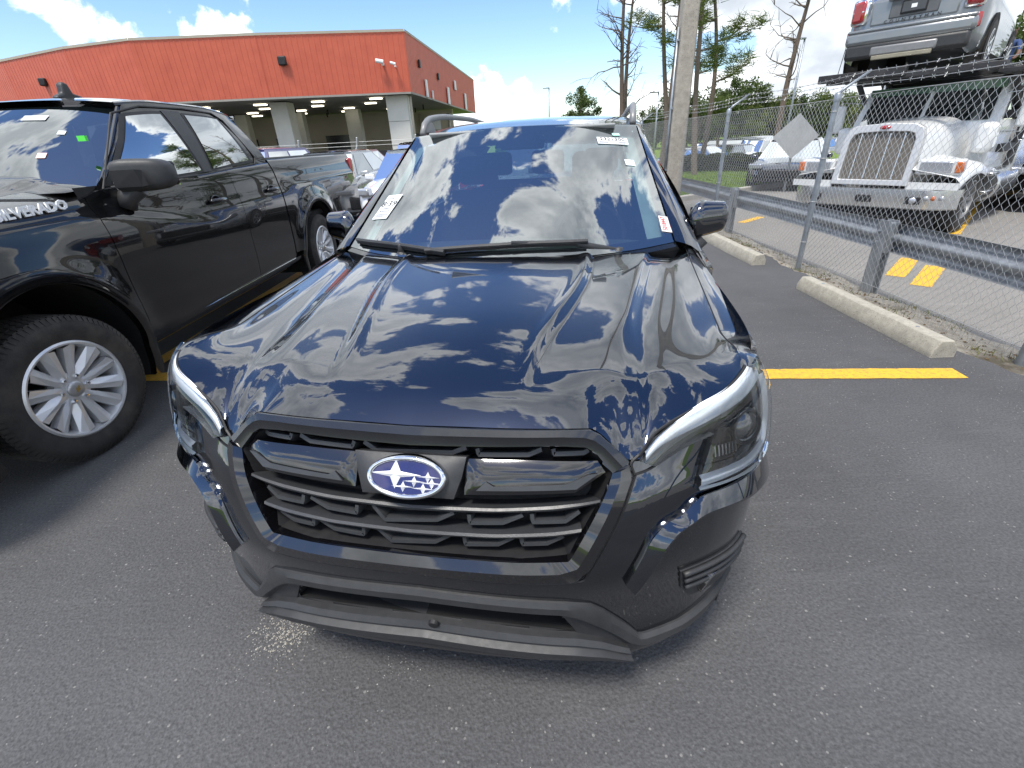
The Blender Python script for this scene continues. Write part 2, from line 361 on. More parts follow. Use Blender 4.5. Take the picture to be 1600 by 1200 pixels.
for cx in range(46):
    x0,y0=random.uniform(3.3,3.8),random.uniform(1.,13); 
    for _ in range(26):
        x=x0+random.gauss(0,.06); y=y0+random.gauss(0,.09); h=random.uniform(.015,.06); a=random.uniform(0,6.28); k=len(V); z=gz(x,y)
        V+=[(x-.003*cos(a),y-.003*sin(a),z),(x+.003*cos(a),y+.003*sin(a),z),(x+random.gauss(0,.02),y+random.gauss(0,.02),z+h)]; F.append((k,k+1,k+2))
tag(mk('verge_grass',V,F,WEED),'thin weeds growing along the foot of the fence','grass',kind='stuff')
# concrete wheel stops
def wheel_stop(y0,y1,label):
    prof=[(-.085,0),(-.085,.055),(-.045,.125),(.045,.125),(.085,.055),(.085,0)]; n=9; P=[]
    for y in np.linspace(y0,y1,n):
        P.append([(2.945+x+RNG.normal(0,.0015),y,z+(RNG.normal(0,.0015) if z else 0)) for x,z in prof])
    mb=MB().grid(P); mb.f+=[tuple(range(6))[::-1],tuple(range((n-1)*6,n*6))]
    r=empty('wheel_stop',(0,0,0),0,label,'wheel stop','concrete wheel stops along the fence')
    mb.build('concrete_block',STOPM,r,bevel=.008)
    for y in (y0+.28,y1-.28): MB().lathe([(0,.1275),(.012,.1275),(.016,.12)],10,Matrix.Translation((2.945,y,0))).build('steel_pin',STEEL,r)
wheel_stop(2.98,4.72,'grey concrete wheel stop beside the yellow line end')
wheel_stop(5.72,7.40,'grey concrete wheel stop behind the black door mirror, farther from the yellow line')
# ================================================================ the black SUV in the middle
CARROT=RAD(-9.6706); CARLOC=(-.28215,.81661,0)      # car frame: +y to its tail, +x to the fence side
suv=empty('parked_suv',CARLOC,CARROT,'black suv with six-star blue oval badge and numbered windscreen papers','suv')
_PL=np.array([(0,0),(.2,.003),(.35,.014),(.45,.032),(.55,.066),(.65,.120),(.735,.175),(.80,.235),(.85,.315),(.882,.415),(.898,.53),(.905,.70),(.908,.95),(.908,1.4),(.908,2.6),(.900,3.6),(.86,4.2),(.76,4.5),(.5,4.62),(0,4.66)])
_PC=catmull(_PL,24,ends=(-.2,.003)); _SL=np.concatenate([[0],np.cumsum(np.hypot(*np.diff(_PC,axis=0).T))])
def plan(s): return np.interp(s,_SL,_PC[:,0]),np.interp(s,_SL,_PC[:,1])
_YP=Curve1([.18,.25,.35,.45,.55,.65,.75,.80,.85,.90,.94,1.1],[.03,.0,.01,.0,-.012,.0,.03,.06,.088,.115,.14,.2])
_TX=Curve1([.18,.28,.42,.6,.75,.85,.92,1.0,1.1],[.06,.035,.006,0,.004,.014,.030,.070,.12])
def S0(s,z):
    x,y=plan(s); w=1-.75*ss(.45,.86,x); side=ss(.55,.95,s); rear=ss(2.,3.,y)
    y2=y+_YP(z)*w*(1-rear)-_YP(z)*rear*ss(3.9,4.5,y)
    return np.array([x-_TX(z)*side*ss(.55,.8,x),y2,z])
def S(s,z,off=0.):
    """point on the body skin; off is the distance proud of it"""
    sg=-1 if s<0 else 1; s=abs(s); p=S0(s,z)
    if off:
        e=2e-3; a=S0(s+e,z)-S0(max(0,s-e),z); b=S0(s,z+e)-S0(s,z-e); n=np.cross(a,b); n/=np.linalg.norm(n)
        if n[1]*(1 if s<.9 else 0)+(-n[0] if s>=.9 else 0)>0: n=-n
        p=p+n*off
    return Vector((p[0]*sg,p[1],p[2]))
TR={'bar_top':[(0.028, 0.899), (0.171, 0.901), (0.281, 0.901), (0.362, 0.901), (0.416, 0.9), (0.438, 0.889), (0.508, 0.831)],
'bar_bot':[(0.029, 0.86), (0.201, 0.865), (0.337, 0.869), (0.407, 0.865), (0.429, 0.853), (0.469, 0.81)],
'bezel_out':[(0.513, 0.824), (0.524, 0.801), (0.495, 0.726), (0.428, 0.59), (0.396, 0.556), (0.26, 0.549), (0.022, 0.551)],
'bezel_in':[(0.469, 0.81), (0.459, 0.779), (0.378, 0.62), (0.261, 0.614), (0.029, 0.611)],
'slat1t':[(0.035, 0.734), (0.206, 0.739), (0.342, 0.749), (0.449, 0.759)],
'slat1b':[(0.035, 0.719), (0.206, 0.726), (0.343, 0.735), (0.447, 0.748)],
'slat2t':[(0.033, 0.672), (0.206, 0.676), (0.344, 0.687), (0.408, 0.695)],
'slat2b':[(0.033, 0.656), (0.206, 0.662), (0.344, 0.672), (0.403, 0.681)],
'r1a':[(0.142, 0.716), (0.144, 0.695), (0.223, 0.7), (0.27, 0.722)],
'r1b':[(0.291, 0.726), (0.294, 0.705), (0.37, 0.708), (0.402, 0.731)],
'r1c':[(-0.082, 0.72), (-0.051, 0.684), (0.081, 0.696), (0.122, 0.718)],
'r2a':[(0.129, 0.655), (0.131, 0.635), (0.211, 0.641), (0.248, 0.663)],
'r2b':[(0.267, 0.664), (0.27, 0.645), (0.328, 0.649), (0.366, 0.67)],
'r2c':[(-0.074, 0.658), (-0.04, 0.625), (0.072, 0.634), (0.112, 0.658)],
'u_a':[(0.156, 0.857), (0.16, 0.845), (0.278, 0.848), (0.308, 0.859)],
'u_b':[(0.335, 0.86), (0.337, 0.85), (0.407, 0.851), (0.418, 0.856)],
'u_c':[(-0.131, 0.857), (-0.096, 0.841), (0.094, 0.846), (0.128, 0.858)],
'wing':[(0.14, 0.839), (0.289, 0.839), (0.441, 0.836), (0.458, 0.814), (0.389, 0.777), (0.147, 0.768)],
'blade':[(0.165, 0.777), (0.187, 0.796), (0.204, 0.787), (0.367, 0.795), (0.414, 0.812), (0.439, 0.813), (0.389, 0.783)],
'surround':[(-0.13, 0.842), (0.137, 0.841), (0.122, 0.762), (-0.091, 0.762)],
'head':[(0.53, 0.83), (0.562, 0.878), (0.646, 0.92), (0.716, 0.952), (0.793, 0.982), (0.852, 1.01), (0.933, 1.084), (0.957, 1.024), (0.979, 0.956), (0.996, 0.886), (1.012, 0.813), (0.986, 0.746), (0.863, 0.752), (0.677, 0.753), (0.717, 0.874), (0.565, 0.817)],
'head_guide_low':[(0.952, 0.936), (0.921, 0.875), (0.886, 0.802), (0.822, 0.784), (0.683, 0.762)],
'head_guide_top':[(0.544, 0.836), (0.578, 0.865), (0.647, 0.9), (0.723, 0.93), (0.827, 0.97), (0.901, 0.996)],
'proj':[(0.79, 0.887)],
'proj2':[(0.851, 0.872)],
'fins':[(0.718, 0.849), (0.809, 0.831)],
'garn':[(0.986, 0.732), (0.875, 0.735), (0.676, 0.734), (0.662, 0.705), (0.592, 0.691), (0.557, 0.652), (0.51, 0.543), (0.541, 0.511), (0.582, 0.581), (0.602, 0.645), (0.638, 0.684), (0.683, 0.702), (1.047, 0.57), (0.986, 0.659)],
'fog':[(0.671, 0.512), (0.96, 0.463), (0.908, 0.412), (0.904, 0.368), (0.72, 0.394)],
'foglamp':[(0.827, 0.425)],
'skid_top':[(-0.017, 0.494), (0.373, 0.48), (0.431, 0.47), (0.465, 0.44), (0.57, 0.307), (0.726, 0.297), (0.903, 0.28)],
'skid_bot':[(-0.025, 0.451), (0.356, 0.436), (0.39, 0.424), (0.537, 0.285), (0.583, 0.268), (0.831, 0.17), (0.893, 0.28)],
'intake_bot':[(-0.039, 0.38), (0.399, 0.348)],
'lip_top':[(-0.04, 0.376), (0.417, 0.325), (0.547, 0.278)],
'lip_bot':[(-0.051, 0.297), (0.374, 0.282), (0.553, 0.216)],
'emb':[(0.006, 0.795), (0.104, 0.791), (-0.097, 0.799), (0.001, 0.836), (0.012, 0.754)]}
# hood edge height along the skin
_ZT=Curve1([0,.15,.28,.36,.415,.438,.47,.508,.53,.562,.60,.646,.716,.793,.852,.92,1.0,1.1,1.4,1.9],[.899,.901,.901,.901,.900,.889,.862,.832,.831,.872,.899,.920,.948,.968,.980,.988,.990,.992,1.005,1.02])
_ZS=Curve1([0,.25,.40,.50,.60,.70,.80,.90,1.0],[.902,.905,.906,.906,.915,.943,.968,.985,.990])
def hood_z(x,y):
    ax=abs(x)
    zc=_HC(y); fall=-.008*s5(0,.4,ax)-.014*s5(.42,.80,ax)-.008*s5(.66,.80,ax)
    z=zc+fall
    xi=.245+.135*s5(.05,1.15,y)                     # inner crease
    z+=.013*(1-s5(xi-.004,xi+.030,ax))*s5(.10,.65,y)
    z+=.004*math.exp(-((ax-xi+.012)/.016)**2)*s5(.12,.6,y)
    xo=.425+.165*(max(0,y-.1)/1.05)                  # outer crease, a sharp ridge then a hollow
    z+=.012*(1-s5(xo-.002,xo+.045,ax))*s5(.04,.22,y) 
    z-=.008*math.exp(-((ax-xo-.085)/.045)**2)*s5(.05,.3,y)
    return z
def _HC(y): return .893+.068*(1-np.exp(-(y-.1)/.14))+.086*(y-.1)
def s5(a,b,x): t=np.clip((x-a)/(b-a),0,1); return t**3*(t*(6*t-15)+10)
def hood_point(s,t):
    """s along the front edge, t back to the cowl"""
    e=S(s,float(_ZT(abs(s)))); ax=abs(e.x); xr=e.x*(.97+.06*ss(.5,.80,ax)); yr=1.09+.46*xr*xr
    x=e.x+(xr-e.x)*t; y=e.y+(yr-e.y)*t
    d=(y-e.y); h=hood_z(x,y); q5=lambda w:(lambda q_:(1-q_)**3*(1+3*q_+6*q_*q_))(min(1,d/w))
    zs=float(_ZS(abs(s))); return Vector((x,y,h+(zs-hood_z(e.x,e.y))*q5(.30)+(e.z-zs)*q5(.13)))
SH=.905
scol=np.concatenate([np.linspace(0,.40,41),np.linspace(.41,.60,32),np.linspace(.607,SH,52)]); scol=np.concatenate([-scol[:0:-1],scol])
trow=np.concatenate([np.linspace(0,.16,18),np.linspace(.175,1,60)])
HG=np.array([[tuple(hood_point(s,t)+Vector((0,0,.002))) for s in scol] for t in trow])
_as=np.abs(scol)[None,:]; _tt=trow[:,None]
HM=s5(.30,.50,_as)*(1-s5(.05,.50,_tt)); HM[0]=0; HM[-1]=0; HM[:,0]=0; HM[:,-1]=0
for _ in range(110):
    Z=HG[:,:,2]; A=Z.copy(); A[1:-1,1:-1]=(Z[:-2,1:-1]+Z[2:,1:-1]+Z[1:-1,:-2]+Z[1:-1,2:])/4; HG[:,:,2]=Z+HM*.8*(A-Z)
mb=MB().grid([[Vector(q) for q in r] for r in HG])
# turned-under rear edge
lastr=[hood_point(s,1.) for s in scol]; mb.grid([[q+Vector((0,0,.002)) for q in lastr],[q+Vector((0,.012,-.006)) for q in lastr],[q+Vector((0,.004,-.05)) for q in lastr]])
hood=mb.build('hood',PAINT,suv,smooth=True,angle=50,fix=True)
# fender tops between the hood and the body side
for sg in (1,-1):
    G=[]
    for t in trow:
        h=hood_point(SH,t); y=h.y; i=int(np.argmin(np.abs(_PC[:340,1]-y)+(_PC[:340,0]<.7)*9)); zt=h.z-.010; xs=_PC[i,0]-float(_TX(zt))
        row=[]
        for f in np.linspace(0,1,9):
            x=h.x+(max(xs,h.x+.004)-h.x)*f; row.append(Vector((sg*x,y,h.z+.001+(zt-h.z)*f**2.2)))
        row.append(Vector((sg*(max(xs,h.x+.004)+.002),y,zt-.05))); G.append(row)
    MB().grid(G).build('fender',PAINT,suv,smooth=True,angle=60)
    MB().tube([q[0]+Vector((0,0,.001)) for q in G[8:]],.0022,6).build('panel_gap',TRIM,suv)
# ---- body skin below the hood, doors and tail as one shell; the grille mouth and wheel arches are open
GRILLE_HOLE=[(0,.862)]+[(a,b+.004) for a,b in TR['bar_bot'][1:]]+[(.463,.78),(.381,.617),(.25,.612),(0,.609)]
INTAKE_HOLE=[(0,.445),(.355,.431),(.395,.35),(0,.372)]
def inpoly(p,poly):
    x,y=p; c=False; n=len(poly)
    for i in range(n):
        (x1,y1),(x2,y2)=poly[i],poly[i-1]
        if (y1>y)!=(y2>y) and x<(x2-x1)*(y-y1)/(y2-y1)+x1: c=not c
    return c
def belt(y): return float(Curve1([0,1.0,1.35,2.2,3.4,4.3,4.66],[.99,1.0,1.035,1.06,1.09,1.10,1.08])(y))
sfr=np.linspace(0,1.05,88); sbk=np.linspace(1.07,_SL[-1],110); sall=np.concatenate([sfr,sbk])
def ztop(s):
    a=float(_ZT(min(s,1.9))); y=plan(s)[1]; b=belt(y); k=float(ss(1.0,1.6,s)); return a*(1-k)+b*k
rows=np.linspace(0,1,64)
ARCH=[(.93,.36),(3.60,.36)]; RA=.40
def in_arch(v): return abs(v.x)>.55 and any((v.y-a)**2+(v.z-z0)**2<RA**2 for a,z0 in ARCH)
mb=MB()
P=[];keep=[]
for t in rows:
    row=[]
    for s in sall:
        zt=ztop(s)-.002; zb=.235 if s<1.2 else .245
        row.append(S(s,zb+(zt-zb)*t))
    P.append(row)
def skin(sign):
    c=len(sall); V=[(q.x*sign,q.y,q.z) for r in P for q in r]; F=[]
    for i in range(len(rows)-1):
        for j in range(c-1):
            zt=ztop(sall[j]); zb=.235; zc=(P[i][j].z+P[i+1][j].z)/2; sc=(sall[j]+sall[j+1])/2
            if sc<.6 and (inpoly((sc,zc),GRILLE_HOLE) or inpoly((sc,zc),INTAKE_HOLE)): continue
            ctr=(P[i][j]+P[i+1][j+1])/2
            if in_arch(ctr): continue
            F.append((i*c+j,i*c+j+1,(i+1)*c+j+1,(i+1)*c+j))
    return V,F
V,F=skin(1); mb.add(V,F); V,F=skin(-1); mb.add(V,F)
body=mb.build('body',PAINT,suv,smooth=True,angle=60)
# arch lips and wells
for sx in (-1,1):
    for a,z0 in ARCH:
        V=[];n=40
        prof=[(0.0,.004),(.03,.012),(.05,.010),(.055,-.03)]
        for i in range(n+1):
            w=-.32+(pi+.64)*i/n; row=[]
            for dr,off in prof:
                r=RA-.028+dr; y=a+r*cos(w); z=z0+r*sin(w)
                x=np.interp(y,_PC[np.argsort(_PC[:240,1])][:,1],_PC[np.argsort(_PC[:240,1])][:,0]) if y<4.2 else .86
                x=x-float(_TX(min(max(z,.2),1.05)))+off
                row.append((sx*x,y,z))
            V.append(row)
        MB().grid(V).build('wheel_arch_trim',MATTE,suv,smooth=True,angle=50)
        MB().lathe([(RA-.01,0),(RA-.01,.32),(0,.32)],24,frame((sx*(.88),a,z0),(0,1,0),(0,0,1),(-sx,0,0)),-.5,pi+.5).build('wheel_well',VOID,suv)
MB().box((0,2.35,.27),(1.6,4.2,.04)).build('floor_pan',VOID,suv)
# ---- helpers for pieces lying on the skin
def bands(top,bot,n):
    def res(pl):
        pl=np.array(pl,float); d=np.concatenate([[0],np.cumsum(np.hypot(*np.diff(pl,axis=0).T))]); q=np.linspace(0,d[-1],n); return np.c_[np.interp(q,d,pl[:,0]),np.interp(q,d,pl[:,1])]
    return res(top),res(bot)
def band(name,top,bot,m,parent,prof,n=28,both=True,bridge=False,**k):
    """strip between two outlines; prof = list of (share from top to bottom, offset)"""
    A,B=bands(top,bot,n); G=[]
    for a,b in zip(A,B):
        G.append([S(*(a+(b-a)*f),off) for f,off in prof])
    out=[]
    if bridge:   # one piece over the centre line
        G=[[Vector((-q.x,q.y,q.z)) for q in r] for r in G[::-1]]+G
        mb=MB().grid(G); w=len(prof); mb.f+=[tuple(range(w)),tuple(range((len(G)-1)*w,len(G)*w))[::-1]]
        return [mb.build(name,m,parent,smooth=True,angle=k.get('angle',32))]
    for sg in ((1,-1) if both else (1,)):
        GG=[[Vector((q.x*sg,q.y,q.z)) for q in r] for r in G]; w=len(prof)
        mb=MB().grid(GG); mb.f+=[tuple(range(w)),tuple(range((n-1)*w,n*w))[::-1]]
        out.append(mb.build(name,m,parent,smooth=True,angle=k.get('angle',32)))
    return out
def patch(name,poly,m,parent,off,thick,step=.02,both=True,dome=0.,round_=True,angle=40,bulge=None):
    """plate cut to an outline, following the skin, with turned-back edges"""
    b=bmesh.new(); vs_=[b.verts.new((a,c,0)) for a,c in poly]; b.faces.new(vs_)
    pa=np.array(poly); 
    for k in np.arange(math.floor(pa[:,0].min()/step)*step,pa[:,0].max(),step): bmesh.ops.bisect_plane(b,geom=b.verts[:]+b.edges[:]+b.faces[:],plane_co=(k+1e-4,0,0),plane_no=(1,0,0))
    for k in np.arange(math.floor(pa[:,1].min()/step)*step,pa[:,1].max(),step): bmesh.ops.bisect_plane(b,geom=b.verts[:]+b.edges[:]+b.faces[:],plane_co=(0,k+1e-4,0),plane_no=(0,1,0))
    bmesh.ops.remove_doubles(b,verts=b.verts[:],dist=5e-4)
    seg=[(pa[i],pa[(i+1)%len(pa)]) for i in range(len(pa))]
    def edist(q):
        d=9
        for a,c in seg:
            ab=c-a; t=np.clip(np.dot(q-a,ab)/max(1e-9,np.dot(ab,ab)),0,1); d=min(d,np.linalg.norm(q-a-ab*t))
        return d
    info={}
    for v in b.verts:
        q=np.array((v.co.x,v.co.y)); d=edist(q); o=off+(dome*(1-(1-min(1,d/.03))**2) if dome else 0); 
        info[v]=(q,o)
    bd=[e for e in b.edges if len(e.link_faces)==1]
    r=bmesh.ops.extrude_edge_only(b,edges=bd); nv=[g for g in r['geom'] if isinstance(g,bmesh.types.BMVert)]
    for v in nv: info[v]=(np.array((v.co.x,v.co.y)),off-thick)
    for v,(q,o) in info.items():
        if bulge: o=o+bulge(q)
        v.co=S(max(q[0],1e-4) if q[0]>=0 else q[0],q[1],o)
    bmesh.ops.recalc_face_normals(b,faces=b.faces)
    res=[]
    for sg in ((1,-1) if both else (1,)):
        me=bpy.data.meshes.new(name); b.to_mesh(me)
        if sg<0: me.transform(Matrix.Diagonal((-1,1,1,1))); me.flip_normals()
        res.append(link(name,me,m,parent,True,angle))
    b.free(); return res
def path_on(pl,off,sub=6):
    q=catmull(pl,sub); return [S(float(a),float(b),off) for a,b in q]
def mir(pts): return [Vector((-q.x,q.y,q.z)) for q in pts]
# ---- grille
gr=empty('grille'); gr.parent=suv
# recess: floor plate behind and side walls
hole=[(a,b) for a,b in GRILLE_HOLE]
full=hole+[(-a,b) for a,b in hole[::-1] if a>0]
fr_=[S(a,b,.0) for a,b in full]; bk=[S(a*.95,(b-.73)*.9+.73,-.085) for a,b in full]
n=len(full); mb=MB(); mb.add(fr_+bk,[(i,(i+1)%n,n+(i+1)%n,n+i) for i in range(n)]+[tuple(range(n,2*n))]); mb.build('grille_backing',DARKP,gr)
PR=[(0,-.03),(0,.006),(.12,.012),(.5,.015),(.88,.012),(1,.004),(1,-.04)]
band('grille_top_bar',[(0,.899)]+TR['bar_top'][1:],[(0,.860)]+TR['bar_bot'][1:],mat('grille_bar_satin',(.012,.013,.015),.24,0,.1,12,coat=.5),gr,[(0,-.02),(0,.004),(.06,.010),(.45,.013),(.62,.009),(1,.006),(1,-.03)],n=60,bridge=True)
band('grille_frame',TR['bezel_in'][:-1]+[(0,.611)],TR['bezel_out'][:-1]+[(0,.551)],GLOSS,gr,[(0,-.05),(0,.004),(.35,.018),(.8,.014),(.97,.004),(1,-.02)],n=70)
for a,b in (('slat1t','slat1b'),('slat2t','slat2b')):
    t=[(0,TR[a][0][1])]+TR[a][1:]; u=[(0,TR[b][0][1])]+TR[b][1:]
    band('slat',t,u,SLAT,gr,[(0.1,-.075),(0,-.028),(.10,-.014),(.5,-.010),(.9,-.014),(1,-.026),(.95,-.075)],n=30,bridge=True)
def trough(pl,w=.0075,center=False):
    """small bracket-shaped bars between the slats"""
    for sg in ((1,) if center else (1,-1)):
        G=[]
        P_=np.array(pl,float); 
        if center: P_[:,0]-=P_[:,0].mean()
        dense=[]
        for i in range(len(P_)-1):
            for t in np.linspace(0,1,5,endpoint=False): dense.append(P_[i]+(P_[i+1]-P_[i])*t)
        dense.append(P_[-1])
        for i,q in enumerate(dense):
            a=dense[max(0,i-1)]; c=dense[min(len(dense)-1,i+1)]; d=(c-a)/max(1e-6,np.linalg.norm(c-a)); nn=np.array((-d[1],d[0]))
            row=[]
            for f,o in ((-1,-.06),(-1,-.03),(-.6,-.022),(.6,-.022),(1,-.03),(1,-.06)):
                u=q+nn*w*f; p=S(float(u[0]) if abs(u[0])>1e-6 else 1e-6,float(u[1]),o); row.append(Vector((p.x*sg,p.y,p.z)))
            G.append(row)
        mb=MB().grid(G); mb.f+=[tuple(range(6)),tuple(range((len(G)-1)*6,len(G)*6))[::-1]]
        mb.build('grille_bracket',SLAT,gr,smooth=True,angle=32)
for k in ('r1a','r1b','r2a','r2b','u_a','u_b'): trough(TR[k])
for k in ('r1c','r2c','u_c'): trough(TR[k],center=True)
# gloss wings either side of the badge, each with a satin blade
wing=[(.132,.838),(.29,.839),(.436,.836),(.455,.812),(.388,.777),(.135,.767)]
patch('wing_panel',wing,GLOSS,gr,-.004,.06,dome=.010)
patch('wing_blade',[(.164,.777),(.186,.795),(.203,.7865),(.367,.794),(.414,.811),(.436,.812),(.389,.784)],SLAT,gr,.008,.02,step=.03,dome=.003)
patch('badge_surround',[(-.137,.842),(.137,.842),(.128,.80),(.112,.758),(-.112,.758),(-.128,.80)],MATTE,gr,.004,.07,both=False,dome=.012)
patch('radar_panel',[(-.055,.715),(.06,.715),(.06,.690),(-.055,.690)],DARKP,gr,-.06,.01,both=False)
# badge: chrome oval, blue field, six stars
EC=S(0.004,.797,.026); e1=Vector((1,0,0)); ez=(S(0,.82)-S(0,.77)).normalized(); en=e1.cross(ez); 
EF=frame(EC,e1,ez,en)            # local x right, y up, z to the viewer
A_,B_=.086,.0405
bd=MB(); n=72
ring=[(1.16,-.02),(1.14,.0),(1.09,.009),(1.02,.010),(.97,.006),(.955,.001)]
G=[[EF@Vector((cos(2*pi*i/n)*(A_+(f-1)*.075),sin(2*pi*i/n)*(B_+(f-1)*.075),h)) for f,h in ring] for i in range(n+1)]
badge=bd.grid(G).build('badge_ring',CHROME,gr,smooth=True)
MB().add([EF@Vector((cos(2*pi*i/n)*A_*.97,sin(2*pi*i/n)*B_*.955,.0025)) for i in range(n)],[tuple(range(n))]).build('badge_field',BLUE,badge)
def star(cx,cy,rx,ry):
    pts=[]
    for i in range(4):
        for r,k in ((1.,0),(.24,.5)):
            w=(i+k)*pi/2; pts.append((cx+cos(w)*rx*r*(1 if k==0 else (ry/rx+1)/1.3),cy+sin(w)*ry*r*(1 if k==0 else 1.2)))
    V=[EF@Vector((x,y,.0030)) for x,y in pts]+[EF@Vector((cx,cy,.0085))]; 
    mk('badge_star',V,[(i,(i+1)%8,8) for i in range(8)],mat('star_silver',(.78,.79,.81),.35,.4,.03,20),badge)
star(-.026,.006,.063,.033)
for x,y in ((.052,.003),(.020,-.0085),(.062,-.0105),(-.006,-.0215),(.042,-.0235)): star(x,y,.028,.0125)
# ---- lower bumper
SK=MATTE
skt=[(0,.494),(.373,.480),(.431,.470),(.465,.440),(.570,.307),(.70,.302),(.83,.315),(.95,.345)]
skb=[(0,.450),(.356,.436),(.390,.424),(.537,.285),(.583,.268),(.71,.262),(.84,.275),(.95,.30)]
bp=empty('front_bumper'); bp.parent=suv
band('skid_garnish',skt,skb,SK,bp,[(0,-.03),(0,.006),(.25,.016),(.75,.018),(.97,.008),(1,-.03)],n=70,bridge=True)
band('lower_garnish',[(0,.452),(.356,.437),(.39,.424),(.537,.286),(.58,.268)],[(0,.34),(.36,.325),(.42,.31),(.54,.262),(.585,.24)],DARKP,bp,[(0,.0),(.5,-.004),(1,-.01)],n=30,bridge=True) if False else None
band('chin_lip',[(0,.372),(.40,.345),(.46,.325),(.535,.285)],[(0,.290),(.38,.276),(.47,.266),(.545,.246)],SK,bp,[(0,-.04),(0,.020),(.22,.030),(.30,.022),(.42,.024),(.55,.040),(.93,.030),(1,-.02)],n=50,bridge=True)
patch('intake_cheek',[(.395,.424),(.54,.283),(.46,.325),(.40,.345),(.355,.436)],SK,bp,.003,.03,dome=.0)
ih=[(a,b) for a,b in INTAKE_HOLE]; full=ih+[(-a,b) for a,b in ih[::-1] if a>0]; n=len(full)
MB().add([S(a,b,0) for a,b in full]+[S(a*.97,b,-.12) for a,b in full],[(i,(i+1)%n,n+(i+1)%n,n+i) for i in range(n)]+[tuple(range(n,2*n))]).build('lower_intake',VOID,bp)
MB().lathe([(0,.006),(.013,.005),(.015,-.004)],16,axis_frame(S(.03,.375,.026),(0,-1,-.2))).build('tow_eye_cover',DARKP,bp)
# L-shaped fold below each lamp
garn=[(.99,.735),(.875,.736),(.676,.735),(.660,.708),(.592,.691),(.557,.652),(.510,.543),(.541,.511),(.582,.581),(.602,.645),(.638,.684),(.683,.700),(.80,.690),(.92,.675),(.99,.665)]
gtop=catmull([(.99,.735),(.93,.737),(.875,.737),(.78,.737),(.700,.735),(.668,.722),(.645,.703),(.600,.690),(.566,.660),(.540,.605),(.510,.543)],6)
gbot=catmull([(.99,.610),(.93,.640),(.875,.655),(.78,.668),(.700,.672),(.668,.668),(.640,.655),(.615,.625),(.596,.590),(.575,.555),(.541,.511)],6)
band('bumper_blade',gtop,gbot,PAINT,bp,[(0,-.02),(0,.004),(.04,.012),(.30,.022),(.55,.030),(.66,.029),(.74,.020),(1,.003),(1,-.02)],n=64,angle=28)
fog=[(.668,.513),(.80,.505),(.93,.495),(.93,.385),(.84,.372),(.715,.39),(.68,.44)]
patch('fog_lamp_housing',fog,MATTE,bp,.004,.03,dome=.0)
for k in range(3):
    f=k/3; p_=[(.675+.006*k,.505-.028*k),(.80,.497-.028*k),(.925,.488-.028*k)]
    for sg in (1,-1):
        q=path_on(p_,.010); MB().tube(q if sg>0 else mir(q),.0075,8).build('housing_rib',MATTE,bp,smooth=True)
for sg in (1,-1):
    c=S(.79*sg,.415,-.006); d=S(.80*sg,.405,.05)-c
    f=axis_frame(c,d)
    fl=MB().lathe([(.048,-.01),(.046,.012),(.038,.014),(.036,.004)],28,f).build('fog_lamp',GLOSS,bp,smooth=True,angle=40)
    MB().lathe([(0,.008),(.02,.007),(.037,.003)],28,f).build('lens',LENS,fl,smooth=True)
# ---- headlamps
HL=[(.530,.830),(.563,.874),(.600,.897),(.646,.915),(.716,.942),(.793,.962),(.852,.973),(.92,.981),(.975,.982),(.992,.94),(1.003,.88),(1.006,.81),(.990,.752),(.93,.748),(.863,.750),(.677,.752),(.690,.80),(.715,.872),(.640,.852),(.565,.818)]
DOOR=mat('lamp_bezel_dark',(.006,.006,.007),.2,0,.1,20,coat=.8)
BRIGHT=mat('lamp_reflector',(.62,.64,.66),.18,.9,.05,30)
GUIDE=mat('lamp_guide_sky_sheen',(.80,.83,.86),.25,.35,.04,30,coat=1)  # bright guide strips; pale tone also carries the sky mirrored in the lamp cover
def crown(q): return .018*float(ss(.53,.8,q[0]))
lampbox=patch('headlamp',HL,DOOR,suv,.003,.03,step=.02)
for sg,root in zip((1,-1),lampbox):
    M_=(lambda p:p) if sg>0 else mir
    gt=[(.543,.836),(.578,.866),(.647,.901),(.723,.928),(.80,.946),(.87,.957),(.94,.962)]
    A=catmull(gt,6)
    G=[]
    for i,(a,b) in enumerate(A):
        w=.012+.013*ss(.55,.70,a); G.append([S(float(a),float(b+w),.004),S(float(a),float(b+w*.6),.012),S(float(a),float(b-w*.5),.012),S(float(a),float(b-w),.003)])
    MB().grid([M_(r) for r in G]).build('light_guide',GUIDE,root,smooth=True)  # top strip widened to stand for sky reflected on the cover's upper face
    gl=[(.972,.945),(.976,.88),(.968,.815),(.93,.780),(.863,.770),(.77,.768),(.688,.765)]
    G=[]
    for a,b in catmull(gl,6):
        k=float(ss(.9,.96,a)); dx,dz=-.018*k,.014*(1-k)
        G.append([S(float(a-dx),float(b-dz),.004),S(float(a-dx*.3),float(b-dz*.3),.013),S(float(a+dx*.5),float(b+dz*.5),.013),S(float(a+dx),float(b+dz),.003)])
    MB().grid([M_(r) for r in G]).build('light_guide',GUIDE,root,smooth=True)
    c=M_([S(.835,.862,.004)])[0]; d=M_([S(.80,.862,.06)])[0]-M_([S(.80,.862,0)])[0]; f=axis_frame(c,d)
    pj=MB().lathe([(.046,-.01),(.044,.008),(.040,.009),(.037,.003)],32,f).build('projector_ring',SLAT,root,smooth=True,angle=40)
    MB().lathe([(0,.016),(.015,.015),(.03,.010),(.039,.003)],32,f).build('projector_lens',mat('projector_glass',(.05,.055,.06),.05,0,.05,9,coat=1,coat_ior=1.8),pj,smooth=True)
    for k in range(7):
        a=.722+.011*k; MB().grid([M_([S(a,.842,.005),S(a,.842,.010),S(a+.004,.842,.010)]),M_([S(a+.004,.815,.005),S(a+.004,.815,.010),S(a+.008,.815,.010)])]).build('reflector_fin',BRIGHT,root)
    MB().grid([M_([S(a,b,.006) for a in np.linspace(.70,.80,6)]) for b in (.80,.785)]).build('lower_reflector',DOOR,root)
